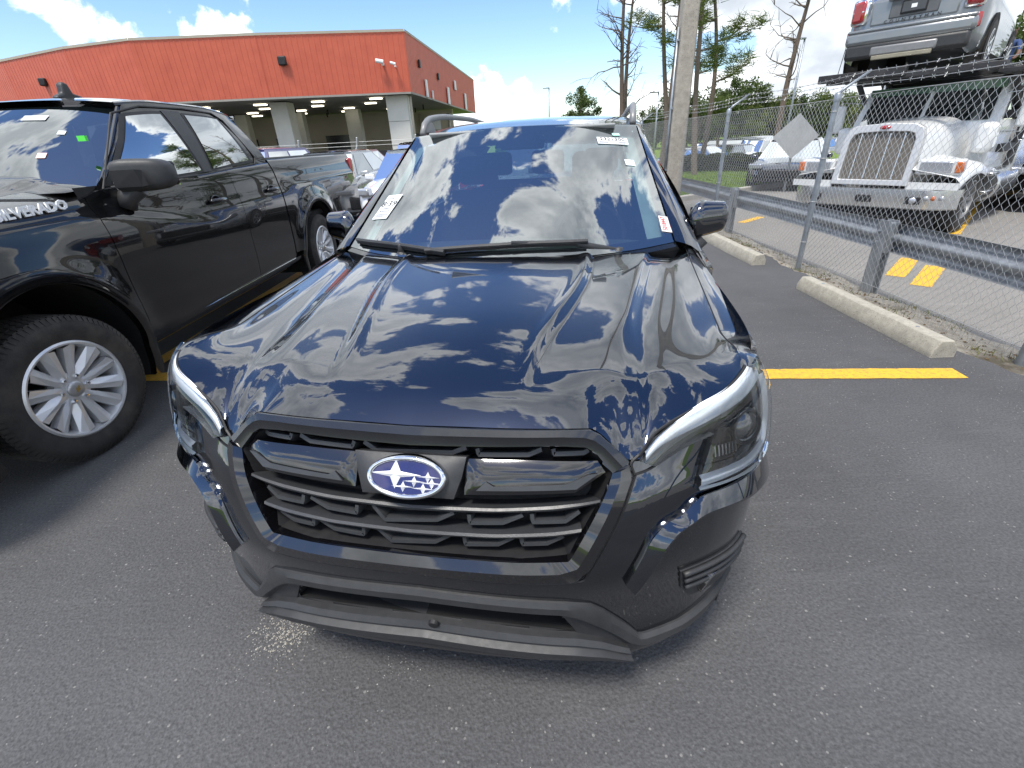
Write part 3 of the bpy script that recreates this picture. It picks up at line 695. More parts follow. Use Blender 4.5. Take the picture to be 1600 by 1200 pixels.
lens_=patch('lamp_cover',[(a,b) for a,b in HL],LENS,suv,.017,.02,step=.02,dome=.005)
for l,r in zip(lens_,lampbox): l.parent=r
# gap line and small black seal between lamp and hood
for M_ in (lambda p:p,mir):
    MB().tube(M_(path_on([(.53,.838),(.563,.880),(.60,.902),(.646,.920),(.716,.947),(.793,.967),(.852,.978),(.905,.985)],.003)),.0035,6).build('panel_gap',TRIM,suv)
    MB().tube(M_(path_on([(.52,.803),(.512,.826),(.53,.842)],.004)),.004,6).build('panel_gap',TRIM,suv)
    MB().tube(M_(path_on([(.524,.803),(.56,.812),(.64,.846),(.714,.866)],.001)),.003,6).build('panel_gap',TRIM,suv)
    MB().tube(M_(path_on([(.524,.802),(.495,.726),(.428,.590),(.396,.557),(.26,.549),(.02,.551)],.001)),.0028,6).build('panel_gap',TRIM,suv)
# ---- cabin of the suv
WB=Curve1([0,.3,.55,.735],[0,.03,.115,.235])         # bow of the windscreen base
def ws(a,b,off=0.):
    """a -1..1 across, b 0..1 bottom to top"""
    ax=abs(a)
    p0=Vector((a*.735,1.10+float(WB(ax*.735)),1.058+.018*ax**2)); p1=Vector((a*.588,1.925+.085*ax**2.2,1.545-.022*ax**2))
    p=p0+(p1-p0)*b; bow=.035*(1-a*a)*sin(pi*b)
    p+=Vector((0,-.6,.8))*bow*.55
    return p+Vector((0,-.52,.85))*off
MB().grid([[ws(a,b) for a in np.linspace(-1,1,33)] for b in np.linspace(0,1,17)]).build('windscreen',WSGLASS,suv,smooth=True)
FRIT=mat('black_frit',(.006,.007,.008),.12,0,.1,20,coat=.8)
def ws_band(a0,a1,b0,b1,name,m,off=-.003,na=20,nb=4): return MB().grid([[ws(a,b,off) for a in np.linspace(a0,a1,na)] for b in np.linspace(b0,b1,nb)]).build(name,m,suv,smooth=True)
ws_band(-1,1,-.03,.055,'frit_band',FRIT); ws_band(-1,1,.945,1.01,'frit_band',FRIT)
ws_band(-1.01,-.955,0,1,'frit_band',FRIT,na=4,nb=14); ws_band(.955,1.01,0,1,'frit_band',FRIT,na=4,nb=14)
ws_band(-.16,.16,.80,.95,'camera_cover',FRIT,off=-.006)
# cowl, wipers
G=[]
for a in np.linspace(-1,1,41):
    x=a*.78; y0=1.08+.46*x*x; w=ws(a,-.01); G.append([Vector((x,y0-.02,float(_HC(y0))-.045)),Vector((x,y0+.02,1.026-.01*a*a)),Vector((x*.98,(y0+w.y)/2+.02,1.036)),w+Vector((0,.01,.002))])
MB().grid(G).build('cowl_panel',MATTE,suv,smooth=True,angle=40)
def wiper(a0,a1,b0,b1,piv):
    r=empty('wiper'); r.parent=suv
    pts=[ws(a0+(a1-a0)*t,b0+(b1-b0)*t+.02*sin(pi*t),.010) for t in np.linspace(0,1,12)]; MB().tube(pts,.007,6).build('blade',TRIM,r)
    pts2=[p+Vector((0,-.006,.012)) for p in pts]; MB().tube(pts2,.0085,6).build('blade_spine',MATTE,r)
    mid=pts[6]+Vector((0,-.01,.018)); MB().tube([piv,piv+(mid-piv)*.4+Vector((0,0,.02)),mid],[.016,.012,.007],8).build('arm',MATTE,r,smooth=True)
    MB().lathe([(0,.02),(.018,.017),(.022,-.02)],14,Matrix.Translation(piv)).build('pivot_cap',MATTE,r,smooth=True)
wiper(-.93,-.28,.035,.02,Vector((-.42,1.19,1.062))); wiper(-.40,.52,.025,.06,Vector((.50,1.215,1.062)))
# roof
def roof(a,t):
    y=1.925+.085*abs(a)**2.2+(4.22-1.925)*t
    zc=float(Curve1([0,.12,.3,.55,.8,1],[1.545,1.580,1.603,1.607,1.585,1.545])(t)); hw=.588+.03*ss(0,.35,t)-.03*ss(.7,1,t)
    return Vector((a*hw,y,zc-.022*a*a-.012*abs(a)**8))
mb=MB().grid([[roof(a,t) for a in np.linspace(-1,1,41)] for t in np.linspace(0,1,40)]); mb.build('roof',PAINT,suv,smooth=True)
for sg in (-1,1):
    # roof edge rail down to the window line, a-pillar
    G=[]
    for t in np.linspace(0,1,30):
        p=roof(sg,t); G.append([p,p+Vector((sg*.025,0,-.012)),p+Vector((sg*.045,0,-.045)),p+Vector((sg*.052,0,-.075))])
    MB().grid(G).build('roof_side',PAINT,suv,smooth=True)
    G=[]
    for t in np.linspace(0,1,16):
        i=ws(sg*1.0,t); foot=Vector((sg*.855,1.34,1.02)); top=roof(sg,0)+Vector((sg*.052,.06,-.075)); o=foot+(top-foot)*t
        o+=Vector((sg*.012,0,.01))*sin(pi*t); mid=(i+o)/2+Vector((sg*.006,-.012,.012)); G.append([i+Vector((0,-.004,.004)),i+(mid-i)*.6+Vector((0,-.004,.004)),mid,o])
    MB().grid(G).build('pillar',PAINT,suv,smooth=True)
    # side glass and pillars between belt and roof edge
    def sideg(y,f,off=0.):
        lo=Vector((sg*(.85+off),y,belt(y)-.01)); t=np.clip((y-2.0)/(4.22-2.0),0,1); up=roof(sg,float(t))+Vector((sg*(.052+off),0,-.075)); up.y=y-.02
        return lo+(up-lo)*f+Vector((sg*.03,0,0))*sin(pi*f)
    win=[(1.5,2.34),(2.42,3.22),(3.30,4.0)]
    for k,(y0,y1) in enumerate(win):
        G=[]
        for y in np.linspace(y0,y1,12):
            fm=1. if k else min(1,max(.05,(y-1.36)/.66)); G.append([sideg(y,f*fm*.97+.0) for f in np.linspace(0,1,6)])
        MB().grid(G).build('side_window',PALEGLASS if k==0 else TINT,suv,smooth=True)
    for y0,y1 in ((2.30,2.46),(3.18,3.34),(3.96,4.25)):
        MB().grid([[sideg(y,f,.004) for f in np.linspace(0,1,5)] for y in np.linspace(y0,y1,3)]).build('pillar',GLOSS if y0<3.5 else PAINT,suv,smooth=True)
    # hood-to-pillar shoulder (top of the fender and door line)
    G=[]
    for y in np.linspace(1.16,4.45,40):
        b=belt(y); G.append([Vector((sg*.86,y,b-.045)),Vector((sg*.862,y,b-.01)),Vector((sg*.83,y,b+.004))])
    MB().grid(G).build('belt_moulding',GLOSS,suv,smooth=True)
    # roof rail on two feet
    rl=empty('roof_rail'); rl.parent=suv
    pts=[]
    for t in np.linspace(0,1,36):
        y=2.06+2.0*t; tt=(y-1.97)/2.25; q=roof(sg*.95,float(np.clip(tt,0,1))); h=.062*min(1,math.sqrt(max(0,1-(1-min(t,1-t)/.10)**2)) if min(t,1-t)<.10 else 1); pts.append(q+Vector((sg*.014,0,h+.004)))
    MB().tube(pts,[.017]*len(pts),10).build('rail_bar',SILVER,rl,smooth=True)
    for t in (.06,.93):
        y=2.06+2.0*t; q=roof(sg*.95,float((y-1.97)/2.25)); MB().add([q+Vector((sg*.014+dx,dy,dz)) for dy,dz,dx in ((-.09,-.005,-.014),(-.09,-.005,.014),(.12,-.005,.014),(.12,-.005,-.014),(-.03,.055,-.011),(-.03,.055,.011),(.05,.06,.011),(.05,.06,-.011))],[(0,1,2,3),(4,5,6,7),(0,1,5,4),(1,2,6,5),(2,3,7,6),(3,0,4,7)]).build('rail_foot',SILVER,rl,bevel=.006)
    # door mirror
    dm=empty('door_mirror'); dm.parent=suv
    c=Vector((sg*.915,1.58,1.115)); G=[]
    for t in np.linspace(0,1,15):            # from inner end to outer end
        x=sg*(-.095+.185*t); sc=(.90-.28*t)*(math.sin(pi*min(1,.22+.78*min(1,t*3)) /2) if t<.33 else 1)*(1 if t<.86 else math.sqrt(max(.02,1-((t-.86)/.14)**2))); row=[]
        for k in range(20):
            w=2*pi*k/20; cy,cz=cos(w),sin(w); cy=abs(cy)**.75*(1 if cy>0 else -1); cz=abs(cz)**.7*(1 if cz>0 else -1)
            row.append(c+Vector((x,(.035+.085*(cy if cy<0 else .35*cy))*sc+.06*t,.102*sc*cz*(1. if cz>0 else .95)+.012*t)))
        row.append(row[0]); G.append(row)
    mb=MB().grid(G); mb.f+=[tuple(range(20)),tuple(range(14*21,14*21+20))]; mb.build('mirror_housing',PAINT,dm,smooth=True,angle=60)
    MB().tube([c+Vector((-sg*.02,.03,-.08)),c+Vector((-sg*.06,.02,-.125)),c+Vector((-sg*.09,0,-.15))],[.035,.030,.035],10).build('mirror_stalk',MATTE,dm,smooth=True)
    MB().grid([[c+Vector((sg*(x),.064+.06*(x+.1)/.2,z)) for x in (-.08,.0,.085)] for z in (-.05,.055)]).build('mirror_glass',CHROME,dm)
# inside
for sg in (-1,1):
    MB().grid([[ws(sg*a,b,-.03-.05*(a-.86)) for a in (.86,.93,.985)] for b in np.linspace(.0,1,8)]).build('inner_pillar_trim',mat('pale_pillar_trim',(.55,.58,.54),.8),suv,smooth=True)
ca=empty('cabin'); ca.parent=suv
MB().grid([[Vector((x,y,z-.02*(abs(x)/.7)**2)) for x in np.linspace(-.72,.72,15)] for y,z in ((1.24,1.035),(1.45,1.045),(1.68,1.035),(1.80,.98),(1.82,.70))]).build('dashboard',DASH,ca,smooth=True)
MB().tube([Vector((.37+.185*cos(w),1.90+.05*sin(w),.985+.18*sin(w))) for w in np.linspace(0,2*pi,29)[:-1]],.016,8,closed=True).build('steering_wheel',DARKP,ca,smooth=True)
MB().box((.37,1.91,.985),(.18,.04,.12)).build('wheel_hub',DARKP,ca,bevel=.02)
def seat(x,y,w):
    s_=empty('seat'); s_.parent=ca
    MB().box((x,y,.62),(w,.52,.18)).build('cushion',SEAT,s_,bevel=.05)
    G=[]
    for z,yy,hw in ((.66,.24,.23),(.85,.27,.255),(1.05,.32,.25),(1.20,.36,.20)):
        hw=hw*w/.5; G.append([Vector((x+dx*hw,y+yy+dy,z)) for dx,dy in ((-1,-.07),(-.8,-.03),(0,-.02),(.8,-.03),(1,-.07),(1,.06),(0,.09),(-1,.06),(-1,-.07))])
    mb=MB().grid(G); mb.f.append(tuple(range(27,35))); mb.build('backrest',SEAT,s_,smooth=True)
    n_=1 if w<.6 else 3
    for k in range(n_): MB().box((x+(k-(n_-1)/2)*.42,y+.37,1.32),(.26,.09,.17)).build('headrest',SEAT,s_,bevel=.035)
seat(-.37,2.15,.5); seat(.37,2.15,.5); seat(0,3.0,1.25)
MB().grid([[roof(a,t)+Vector((0,0,-.03)) for a in np.linspace(-.97,.97,9)] for t in np.linspace(.01,.98,9)]).build('headliner',LINER,ca,smooth=True)
MB().box((0,2.02,1.47),(.24,.03,.065)).build('rear_view_mirror',DARKP,ca,bevel=.015)
for sg in (-1,1): MB().box((sg*.30,1.985,1.50),(.36,.14,.012),Matrix.Rotation(-.5,3,'X')).build('sun_visor',LINER,ca,bevel=.004)
# tail
G=[[Vector((x,4.22+.28*f+.02*(1-(x/.6)**2),1.545-.46*f)) for x in np.linspace(-.56-.16,.56+.16,9)] for f in np.linspace(0,1,5)]
G=[[Vector((q.x*(.78+.22*i/4),q.y,q.z)) for q in r] for i,r in enumerate(G)]
MB().grid(G).build('rear_window',PALEGLASS,suv,smooth=True)
MB().grid([[Vector((x,4.50+.1*f,1.09-.02*f)) for x in np.linspace(-.8,.8,7)] for f in (0,1)]).build('tailgate_top',PAINT,suv)
for sg in (-1,1): MB().box((sg*.74,4.50,.98),(.20,.14,.22)).build('tail_lamp',REDLENS,suv,bevel=.03)
# wheels
def wheel(name,parent,c,sx,R_=.36,W_=.225,rim=.235,m_t=RUBBER,m_r=ALLOY,spokes=5,steer=0.,detail=True):
    r=empty(name); r.parent=parent; r.location=c; r.rotation_euler=(0,0,steer)
    F_=frame((0,0,0),(0,1,0) if sx>0 else (0,-1,0),(0,0,1),(sx,0,0)); h=W_/2
    MB().lathe([(rim,-h*.9),(rim+.02,-h),(R_-.05,-h*1.02),(R_-.015,-h*.9),(R_,-h*.72),(R_,h*.72),(R_-.015,h*.9),(R_-.05,h*1.02),(rim+.02,h),(rim,h*.9)],48,F_).build('tyre',m_t,r,smooth=True,angle=50)
    rm=MB().lathe([(rim+.004,h*.92),(rim-.012,h*.95),(rim-.022,h*.80),(rim-.03,-.2*h),(.06,-.25*h)],40,F_).build('rim',m_r,r,smooth=True,angle=40)
    for k in range(spokes):
        w=2*pi*k/spokes; M_=F_@Matrix.Rotation(w,4,'Z'); V=[M_@Vector(q) for q in ((.03,-.035,h*.55),(.03,.035,h*.55),(rim-.02,.022,h*.8),(rim-.02,-.022,h*.8),(.03,-.03,0),(.03,.03,0),(rim-.02,.018,h*.3),(rim-.02,-.018,h*.3))]
        MB().add(V,[(0,1,2,3),(4,5,6,7),(0,1,5,4),(1,2,6,5),(2,3,7,6),(3,0,4,7)]).build('spoke',m_r,rm)
    MB().lathe([(0,h*.62),(.05,h*.6),(.06,h*.4)],20,F_).build('hub_cap',m_r,rm,smooth=True)
    return r
for sg in (-1,1):
    for a,_ in ARCH: wheel('wheel',suv,(sg*.79,a,.36),sg)
# ---- papers on the windscreen
CINV=(Matrix.Translation(CARLOC)@Matrix.Rotation(CARROT,4,'Z')).inverted()
def ws_at(u,v):
    o=CINV@Vector((0,0,CAM_H)); d=(CINV.to_3x3()@ray(u,v)).normalized(); best=(9,0,0); a,b,st=0,.5,.25
    for _ in range(60):
        ok=False
        for da,db in ((st,0),(-st,0),(0,st),(0,-st),(0,0)):
            p=ws(a+da,b+db)-o; e=(p-d*p.dot(d)).length
            if e<best[0]-1e-9: best=(e,a+da,b+db); ok=True
        a,b=best[1:]
        if not ok: st*=.6
    return a,b
def ws_frame(u,v,ux,vx,off=.0025):
    """frame on the glass at a pixel whose x axis runs towards another pixel"""
    a=ws_at(u,v); b=ws_at(ux,vx); p=ws(*a,off); x=(ws(*b,off)-p).normalized()
    e=.02; n=(ws(a[0]+e,a[1])-ws(a[0]-e,a[1])).cross(ws(a[0],a[1]+e)-ws(a[0],a[1]-e)).normalized(); 
    if n.y>0: n=-n
    x=(x-n*x.dot(n)).normalized(); return frame(p,x,n.cross(x),n)
def paper(name,fr,w,h,m,label,cat_,lines):
    o=MB().prism([(-w/2,-h/2),(w/2,-h/2),(w/2,h/2),(-w/2,h/2)],.0012,fr).build(name,m,None); o.parent=None; W=suv_world; o.matrix_world=W
    tag(o,label,cat_)
    for txt,size,x,y,mm,sx in lines:
        text_mesh(txt,size,'print',mm,o,fr@Matrix.Translation((x,y,.0022)),sx=sx)
    return o
suv_world=Matrix.Translation(CARLOC)@Matrix.Rotation(CARROT,4,'Z')
f=ws_frame(606,324,622,323); w_=.115
def bars(o,fr,rows,m=INKGREY):
    for x,y,w,h in rows: MB().prism([(x-w/2,y-h/2),(x+w/2,y-h/2),(x+w/2,y+h/2),(x-w/2,y+h/2)],.0004,fr@Matrix.Translation((0,0,.0018))).build('print_line',m,o)
o=paper('windscreen_sheet',f,.100,.165,PAPER,'white printed sheet reading 8:39 behind the windscreen glass','paper',[('8:39',.052,0,.018,INK,1.15),('SALE DAY AT',.012,0,.055,INKGREY,1.),('LOT/RUN',.013,0,-.012,INKGREY,1.),('BLUE 0000'.replace('0000','LANE'),.013,0,-.032,INKGREY,1.)])
bars(o,f,[(0,-.052,.085,.004),(0,-.060,.085,.003),(-.01,-.067,.06,.003),(-.03,.068,.03,.003)])
f=ws_frame(957,221,985,223); o=paper('windscreen_sticker',f,.150,.055,PAPER,'white sticker numbered 2321300 high on the windscreen','sticker',[('2321300',.034,0,.010,INK,1.05)])
bars(o,f,[(-.045,-.012,.045,.004),(.04,-.012,.05,.004),(-.045,-.020,.045,.003),(.0,-.020,.03,.003),(.045,-.020,.03,.003)])
f=ws_frame(984,255,994,256); o=paper('windscreen_sticker',f,.046,.042,PAPER,'small blank pale sticker below the numbered white one','sticker',[])
bars(o,f,[(0,.008,.03,.002),(0,0,.03,.002),(0,-.008,.03,.002)],mat('faint_ink',(.5,.55,.55),.7))
f=ws_frame(962,211,972,211); o=paper('windscreen_sticker',f,.036,.02,mat('mint_paper',(.42,.74,.62),.7),'mint green tab peeping out above the numbered sticker','sticker',[]); 
f=ws_frame(1040,351,1036,336); paper('windscreen_sticker',f,.095,.052,mat('pale_pink_paper',(.80,.70,.68),.7),'pale sticker with red number 5018447 low on the windscreen','sticker',[('5018447',.030,0,.008,INKRED,.78),('- - - - - -',.012,0,-.016,INKRED,.9)])
# ================================================================ black pickup on the left
TX0,TY0=-3.43,2.26
pk=empty('pickup_truck',(TX0,TY0,0),0,'black crew pickup with white letters on its hood side and silver wheels','pickup truck')
_SX=Curve1([.40,.50,.62,.80,.95,1.08,1.20,1.30,1.36,1.42],[.985,1.012,1.022,1.026,1.030,1.026,1.006,.990,.972,.945])
RAT=.565; AX=[0.,3.76]
def flare(y,z):
    f=0
    for a in AX:
        r=math.hypot(y-a,z-.41); f+=.030*math.exp(-((r-RAT)/.11)**2)*(1 if z<1.1 else math.exp(-((z-1.1)/.08)**2))
    return f
def crease(y,z):
    # shoulder line that fades along the front door
    zc=1.215-.205*float(ss(.4,1.9,y)); k=1-float(ss(1.0,2.0,y)); return .022*k*(1-float(ss(zc-.012,zc+.05,z)))-.010*k+.012*float(ss(3.0,3.4,y))*math.exp(-((z-1.18)/.05)**2)
def tside(y,z,off=0.): return float(_SX(z))+flare(y,z)+crease(y,z)+off
def tz(y):   # top edge of the lower body: hood side, belt, bed rail
    return float(Curve1([-1.05,-.6,0,.55,.75,1.4,2.5,2.98],[1.19,1.25,1.275,1.30,1.335,1.345,1.385,1.40])(y)) if y<2.985 else 1.425
def side_panel(name,y0,y1,m=TRUCKPAINT,zb=lambda y:.44):
    ysn=np.arange(y0,y1+1e-6,.02) if (y1-y0)>.2 else np.linspace(y0,y1,4); 
    if ysn[-1]<y1: ysn=np.append(ysn,y1)
    nz=48
    for sg in (1,-1):
        V=[];F=[];c=len(ysn)
        for i in range(nz):
            for y in ysn: z=zb(y)+(tz(y)-zb(y))*i/(nz-1); V.append((sg*tside(y,z),y,z))
        for i in range(nz-1):
            for j in range(c-1):
                y=(ysn[j]+ysn[j+1])/2; z=(V[i*c+j][2]+V[(i+1)*c+j][2])/2
                if any(math.hypot(y-a,z-.41)<RAT for a in AX) : continue
                F.append((i*c+j,i*c+j+1,(i+1)*c+j+1,(i+1)*c+j))
        k=len(V)
        for j,y in enumerate(ysn): V.append((sg*(tside(y,tz(y))-.03),y,tz(y)+.006))
        F+=[((nz-1)*c+j,(nz-1)*c+j+1,k+j+1,k+j) for j in range(c-1)]
        mk(name,V,F,m,pk,True,60)
G_=.006
side_panel('front_fender',-1.0,.60,zb=lambda y:.50); side_panel('door',.60+G_,2.15); side_panel('door',2.15+G_,2.97); side_panel('bed_side',2.995,5.55,zb=lambda y:.50 if y<5.0 else .6)
for sg in (1,-1):
    MB().grid([[Vector((sg*(tside(y,z)-.012),y,z)) for y in np.linspace(.58,3.02,40)] for z in np.linspace(.44,1.36,12)]).build('door_jamb',VOID,pk)
    for a in AX:
        G=[]
        for i in range(45):
            w=-.34+(pi+.68)*i/44; row=[]
            for dr,off in ((-.012,-.035),(-.012,.004),(.03,.010),(.055,.006),(.06,-.01)):
                r=RAT+dr-.01; y,z=a+r*cos(w),.41+r*sin(w); row.append(Vector((sg*(tside(y,max(.42,z))+off),y,z)))
            G.append(row)
        MB().grid(G).build('wheel_arch_lip',TRUCKPAINT,pk,smooth=True,angle=50)
        MB().lathe([(RAT-.02,-.02),(RAT-.03,.5),(0,.5)],30,frame((sg*1.0,a,.41),(0,1,0),(0,0,1),(-sg,0,0)),-.35,pi+.35).build('wheel_well',VOID,pk,smooth=True,angle=60)
    # lower sill with bright edge, mud guard
    MB().grid([[Vector((sg*x,y,z)) for y in np.linspace(.56,3.2,12)] for x,z in ((.992,.455),(1.004,.445),(1.0,.405),(.95,.37),(.90,.37))]).build('sill',TRUCKPAINT,pk,smooth=True,angle=50)
    MB().tube([Vector((sg*1.006,y,.448)) for y in np.linspace(.62,2.95,8)],.004,6).build('sill_edge_strip',CHROME,pk)
    MB().box((sg*.955,.615,.36),(.13,.03,.24),Matrix.Rotation(-.25,3,'X')).build('mud_flap',DARKP,pk,bevel=.01)
# chassis
MB().box((0,2.2,.48),(1.5,6.0,.16)).build('chassis',VOID,pk); MB().box((0,4.3,.80),(1.9,2.4,.06)).build('bed_floor',VOID,pk)
# hood, cowl
def thood(a,y):
    hw=tside(y,tz(y))-.028; z=tz(y)+.005+.085*(1-abs(a)**2.6)*ss(-1.2,-.5,y)+.02*float(ss(.30,.36,abs(a))-ss(.62,.70,abs(a)))*1.0
    return Vector((a*hw,y,z))
MB().grid([[thood(a,y) for a in np.linspace(-1,1,61)] for y in np.linspace(-1.05,.78,40)]).build('hood',TRUCKPAINT,pk,smooth=True,angle=50)
# front end (just out of frame): grille, bumper, lamps
MB().box((0,-1.03,.98),(1.78,.10,.44)).build('grille',MATTE,pk,bevel=.03)
for k in range(4): MB().box((0,-1.085,.84+.09*k),(1.30,.03,.035)).build('grille_bar',CHROME,pk,bevel=.008)
for sg in (-1,1): MB().box((sg*.83,-1.0,1.03),(.30,.16,.22)).build('headlamp',LENS if False else BRIGHT,pk,bevel=.04)
G=[[Vector((x,-1.14+.16*(abs(x)/1.0)**3,z)) for x in np.linspace(-1.0,1.0,21)] for z in (.42,.5,.66,.74)]
MB().grid(G).build('front_bumper',CHROME,pk,smooth=True)
# cab: greenhouse rings
def cab(y,f):  # side glass line: belt (f=0) to roof rail (f=1)
    zb=tz(min(max(y,.6),2.97)); xb=tside(min(max(y,.6),2.97),zb)-.012; zr=float(Curve1([1.2,1.45,1.8,2.3,2.75,2.95],[1.775,1.825,1.850,1.850,1.820,1.78])(y)); xr=.775-.02*ss(2.4,2.95,y)
    return Vector((xb+(xr-xb)*f+.022*sin(pi*f),y,zb+(zr-zb)*f))
def tws(a,b):
    p0=Vector((a*.90,.66+.18*a*a,1.355+.0*abs(a))); p1=Vector((a*.70,1.42+.06*a*a,1.835-.02*a*a)); return p0+(p1-p0)*b+Vector((0,-.5,.8))*.03*(1-a*a)*sin(pi*b)
MB().grid([[tws(a,b) for a in np.linspace(-1,1,25)] for b in np.linspace(0,1,12)]).build('windscreen',glass('pickup_windscreen',(.10,.13,.15),.20,.5),pk,smooth=True)
MB().grid([[Vector((x,y-.0,z)) for x in np.linspace(-.93,.93,9)] for y,z in ((.55,1.34),(.68,1.345),(.92,1.36))]).build('cowl_panel',MATTE,pk)
MB().grid([[Vector((x,y,z)) for x in np.linspace(-.85,.85,7)] for y,z in ((.85,1.36),(1.15,1.33),(1.25,1.1))]).build('dashboard',DARKP,pk)
for x in (-.42,.42):
    MB().box((x,1.95,1.25),(.5,.16,.62)).build('seat',SEAT,pk,bevel=.06); MB().box((x,1.97,1.62),(.27,.1,.18)).build('headrest',SEAT,pk,bevel=.04)
def troof(a,y):
    f=np.clip((y-1.40)/(2.97-1.40),0,1); e=cab(max(1.42,y),1.); return Vector((a*e.x*(1),y-.0,e.z+.012+.062*(1-abs(a)**2.4)*(.6+.4*sin(pi*f))))
MB().grid([[troof(a,y) for a in np.linspace(-1,1,31)] for y in np.linspace(1.44,2.96,24)]).build('roof',TRUCKPAINT,pk,smooth=True)
for sg in (1,-1):
    X=lambda q:Vector((q.x*sg,q.y,q.z))
    def winpoly(pts,name,m,off,parent=pk,n=10):
        """quad window given as 4 (y,f) corners: front-bottom, rear-bottom, rear-top, front-top"""
        G=[]
        for v in np.linspace(0,1,n):
            row=[]
            for u in np.linspace(0,1,n):
                a=np.array(pts[0])*(1-u)+np.array(pts[1])*u; b=np.array(pts[3])*(1-u)+np.array(pts[2])*u; q=a*(1-v)+b*v; p=cab(float(q[0]),float(q[1])); p.x+=off; row.append(X(p))
            G.append(row)
        return MB().grid(G).build(name,m,parent,smooth=True)
    # cab side sheet (pillars) with glass set proud in dark frames
    G=[]
    for f in np.linspace(0,1,12):
        y0=.70+.76*f**.92; y1=3.0-.16*f**1.6; G.append([X(cab(y,f)) for y in np.linspace(y0,y1,30)])
    MB().grid(G).build('cab_side',TRUCKPAINT,pk,smooth=True)
    G=[]
    for y in np.linspace(1.40,2.86,24):
        e=cab(y,1.); t=troof(1,y); G.append([X(e),X(e+Vector((-.012,0,.022))),X(t)])
    MB().grid(G).build('roof_edge',TRUCKPAINT,pk,smooth=True)
    a_=[]
    for f in np.linspace(0,1,12):
        i=tws(1,f); o=cab(.70+.76*f**.92,f); a_.append([X(i),X((i+o)/2+Vector((.012,-.02,.012))),X(o)])
    MB().grid(a_).build('pillar',TRUCKPAINT,pk,smooth=True)
    winpoly([(.80,.03),(1.86,.03),(1.80,.90),(1.36,.90)],'window_frame',TRIM,.004); winpoly([(.88,.06),(1.82,.06),(1.77,.86),(1.40,.86)],'window',TINT,.009)
    winpoly([(1.95,.03),(2.70,.06),(2.56,.88),(2.04,.90)],'window_frame',TRIM,.004); winpoly([(1.99,.06),(2.64,.10),(2.52,.85),(2.07,.87)],'window',TINT,.009)
    winpoly([(1.85,.03),(1.96,.03),(2.03,.92),(1.81,.92)],'pillar_applique',MATTE,.006)
    MB().tube([X(cab(y,f)+Vector((.006,0,0))) for y,f in ((.78,.0),(1.30,.93),(1.6,.965),(2.1,.965),(2.50,.95),(2.62,.85),(2.78,.15),(2.72,.02),(1.9,.0),(.78,.0))],.007,6).build('window_seal',TRIM,pk)
    # towing mirror
    dm=empty('door_mirror'); dm.parent=pk
    c=Vector((sg*1.13,.88,1.40)); mb=MB()
    G=[]
    for t in np.linspace(0,1,11):
        x=sg*(-.115+.27*t); k=math.sqrt(max(.05,1-(abs(t-.45)/.60)**4)); hh=.098*k*(1-.12*t); row=[]
        for q in range(20):
            w=2*pi*q/20; cy=abs(cos(w))**.5*(1 if cos(w)>0 else -1); cz=abs(sin(w))**.5*(1 if sin(w)>0 else -1); row.append(c+Vector((x,.075*cy*k+.10*t*1.0,hh*cz)))
        row.append(row[0]); G.append(row)
    mb.grid(G); mb.f+=[tuple(range(20)),tuple(range(10*21,10*21+20))]; mb.build('mirror_housing',MATTE,dm,smooth=True,angle=60)
    mb=MB(); mb.grid([[c+Vector((sg*x,y,z)) for x,y,z in r] for r in (((-.10,-.085,-.06),(.06,-.075,-.06),(.08,-.05,-.055)),((-.10,-.090,.035),(.05,-.085,.035),(.07,-.05,.03)))]); mb.build('mirror_inset',DARKP,dm)
    MB().tube([c+Vector((-sg*.05,.03,-.07)),c+Vector((-sg*.12,.01,-.12)),c+Vector((-sg*.15,0,-.17))],[.06,.055,.065],10).build('mirror_arm',MATTE,dm,smooth=True)
    MB().grid([[c+Vector((sg*x,.085+.10*(x+.115)/.27,z)) for x in (-.09,.13)] for z in (-.07,.07)]).build('mirror_glass',CHROME,dm)
    # handles
    for y in (1.80,2.78):
        h=empty('door_handle'); h.parent=pk; z=1.165
        MB().tube([Vector((sg*(tside(yy,z)+o),yy,z)) for yy,o in ((y-.10,.004),(y-.08,.03),(y,.038),(y+.08,.03),(y+.10,.004))],[.014,.018,.019,.018,.014],10).build('grip',TRUCKPAINT,h,smooth=True)
        MB().lathe([(0,.002),(.055,.003),(.062,.007),(.066,.003)],24,frame((sg*tside(y,z),y,z),(0,1,0),(0,0,.62),(sg,0,0))).build('handle_cup',GLOSS,h,smooth=True)
    MB().lathe([(.105,.0),(.103,.006),(.095,.006),(.094,.001)],32,frame((sg*tside(3.42,.93),3.42,.93),(0,1,0),(0,0,.9),(sg,0,0))).build('fuel_flap',TRUCKPAINT,pk,smooth=True,angle=40)
    # bed rail cap, tail lamp
    MB().grid([[Vector((sg*x,y,z)) for y in (3.0,5.54)] for x,z in ((.93,1.426),(.925,1.445),(.86,1.447),(.855,1.40))]).build('bed_rail_cap',MATTE,pk)
    MB().grid([[Vector((sg*.86,y,z)) for y in (3.0,5.52)] for z in (.82,1.42)]).build('bed_inner_wall',DARKP,pk)
    MB().box((sg*.955,5.50,1.16),(.14,.11,.42)).build('tail_lamp',REDLENS,pk,bevel=.025)
MB().grid([[Vector((x,5.56,z)) for x in np.linspace(-.9,.9,5)] for z in (.72,.9,1.2,1.42)]).build('tailgate',TRUCKPAINT,pk); MB().box((0,5.66,.62),(1.9,.16,.2)).build('rear_bumper',CHROME,pk,bevel=.03)
MB().grid([[Vector((x,2.97+.02*f,1.36+.46*f)) for x in np.linspace(-.78+.05*f,.78-.05*f,5)] for f in (0,.5,1)]).build('rear_window',TINT,pk); MB().box((0,2.99,1.1),(1.8,.04,.7)).build('cab_back',TRUCKPAINT,pk)
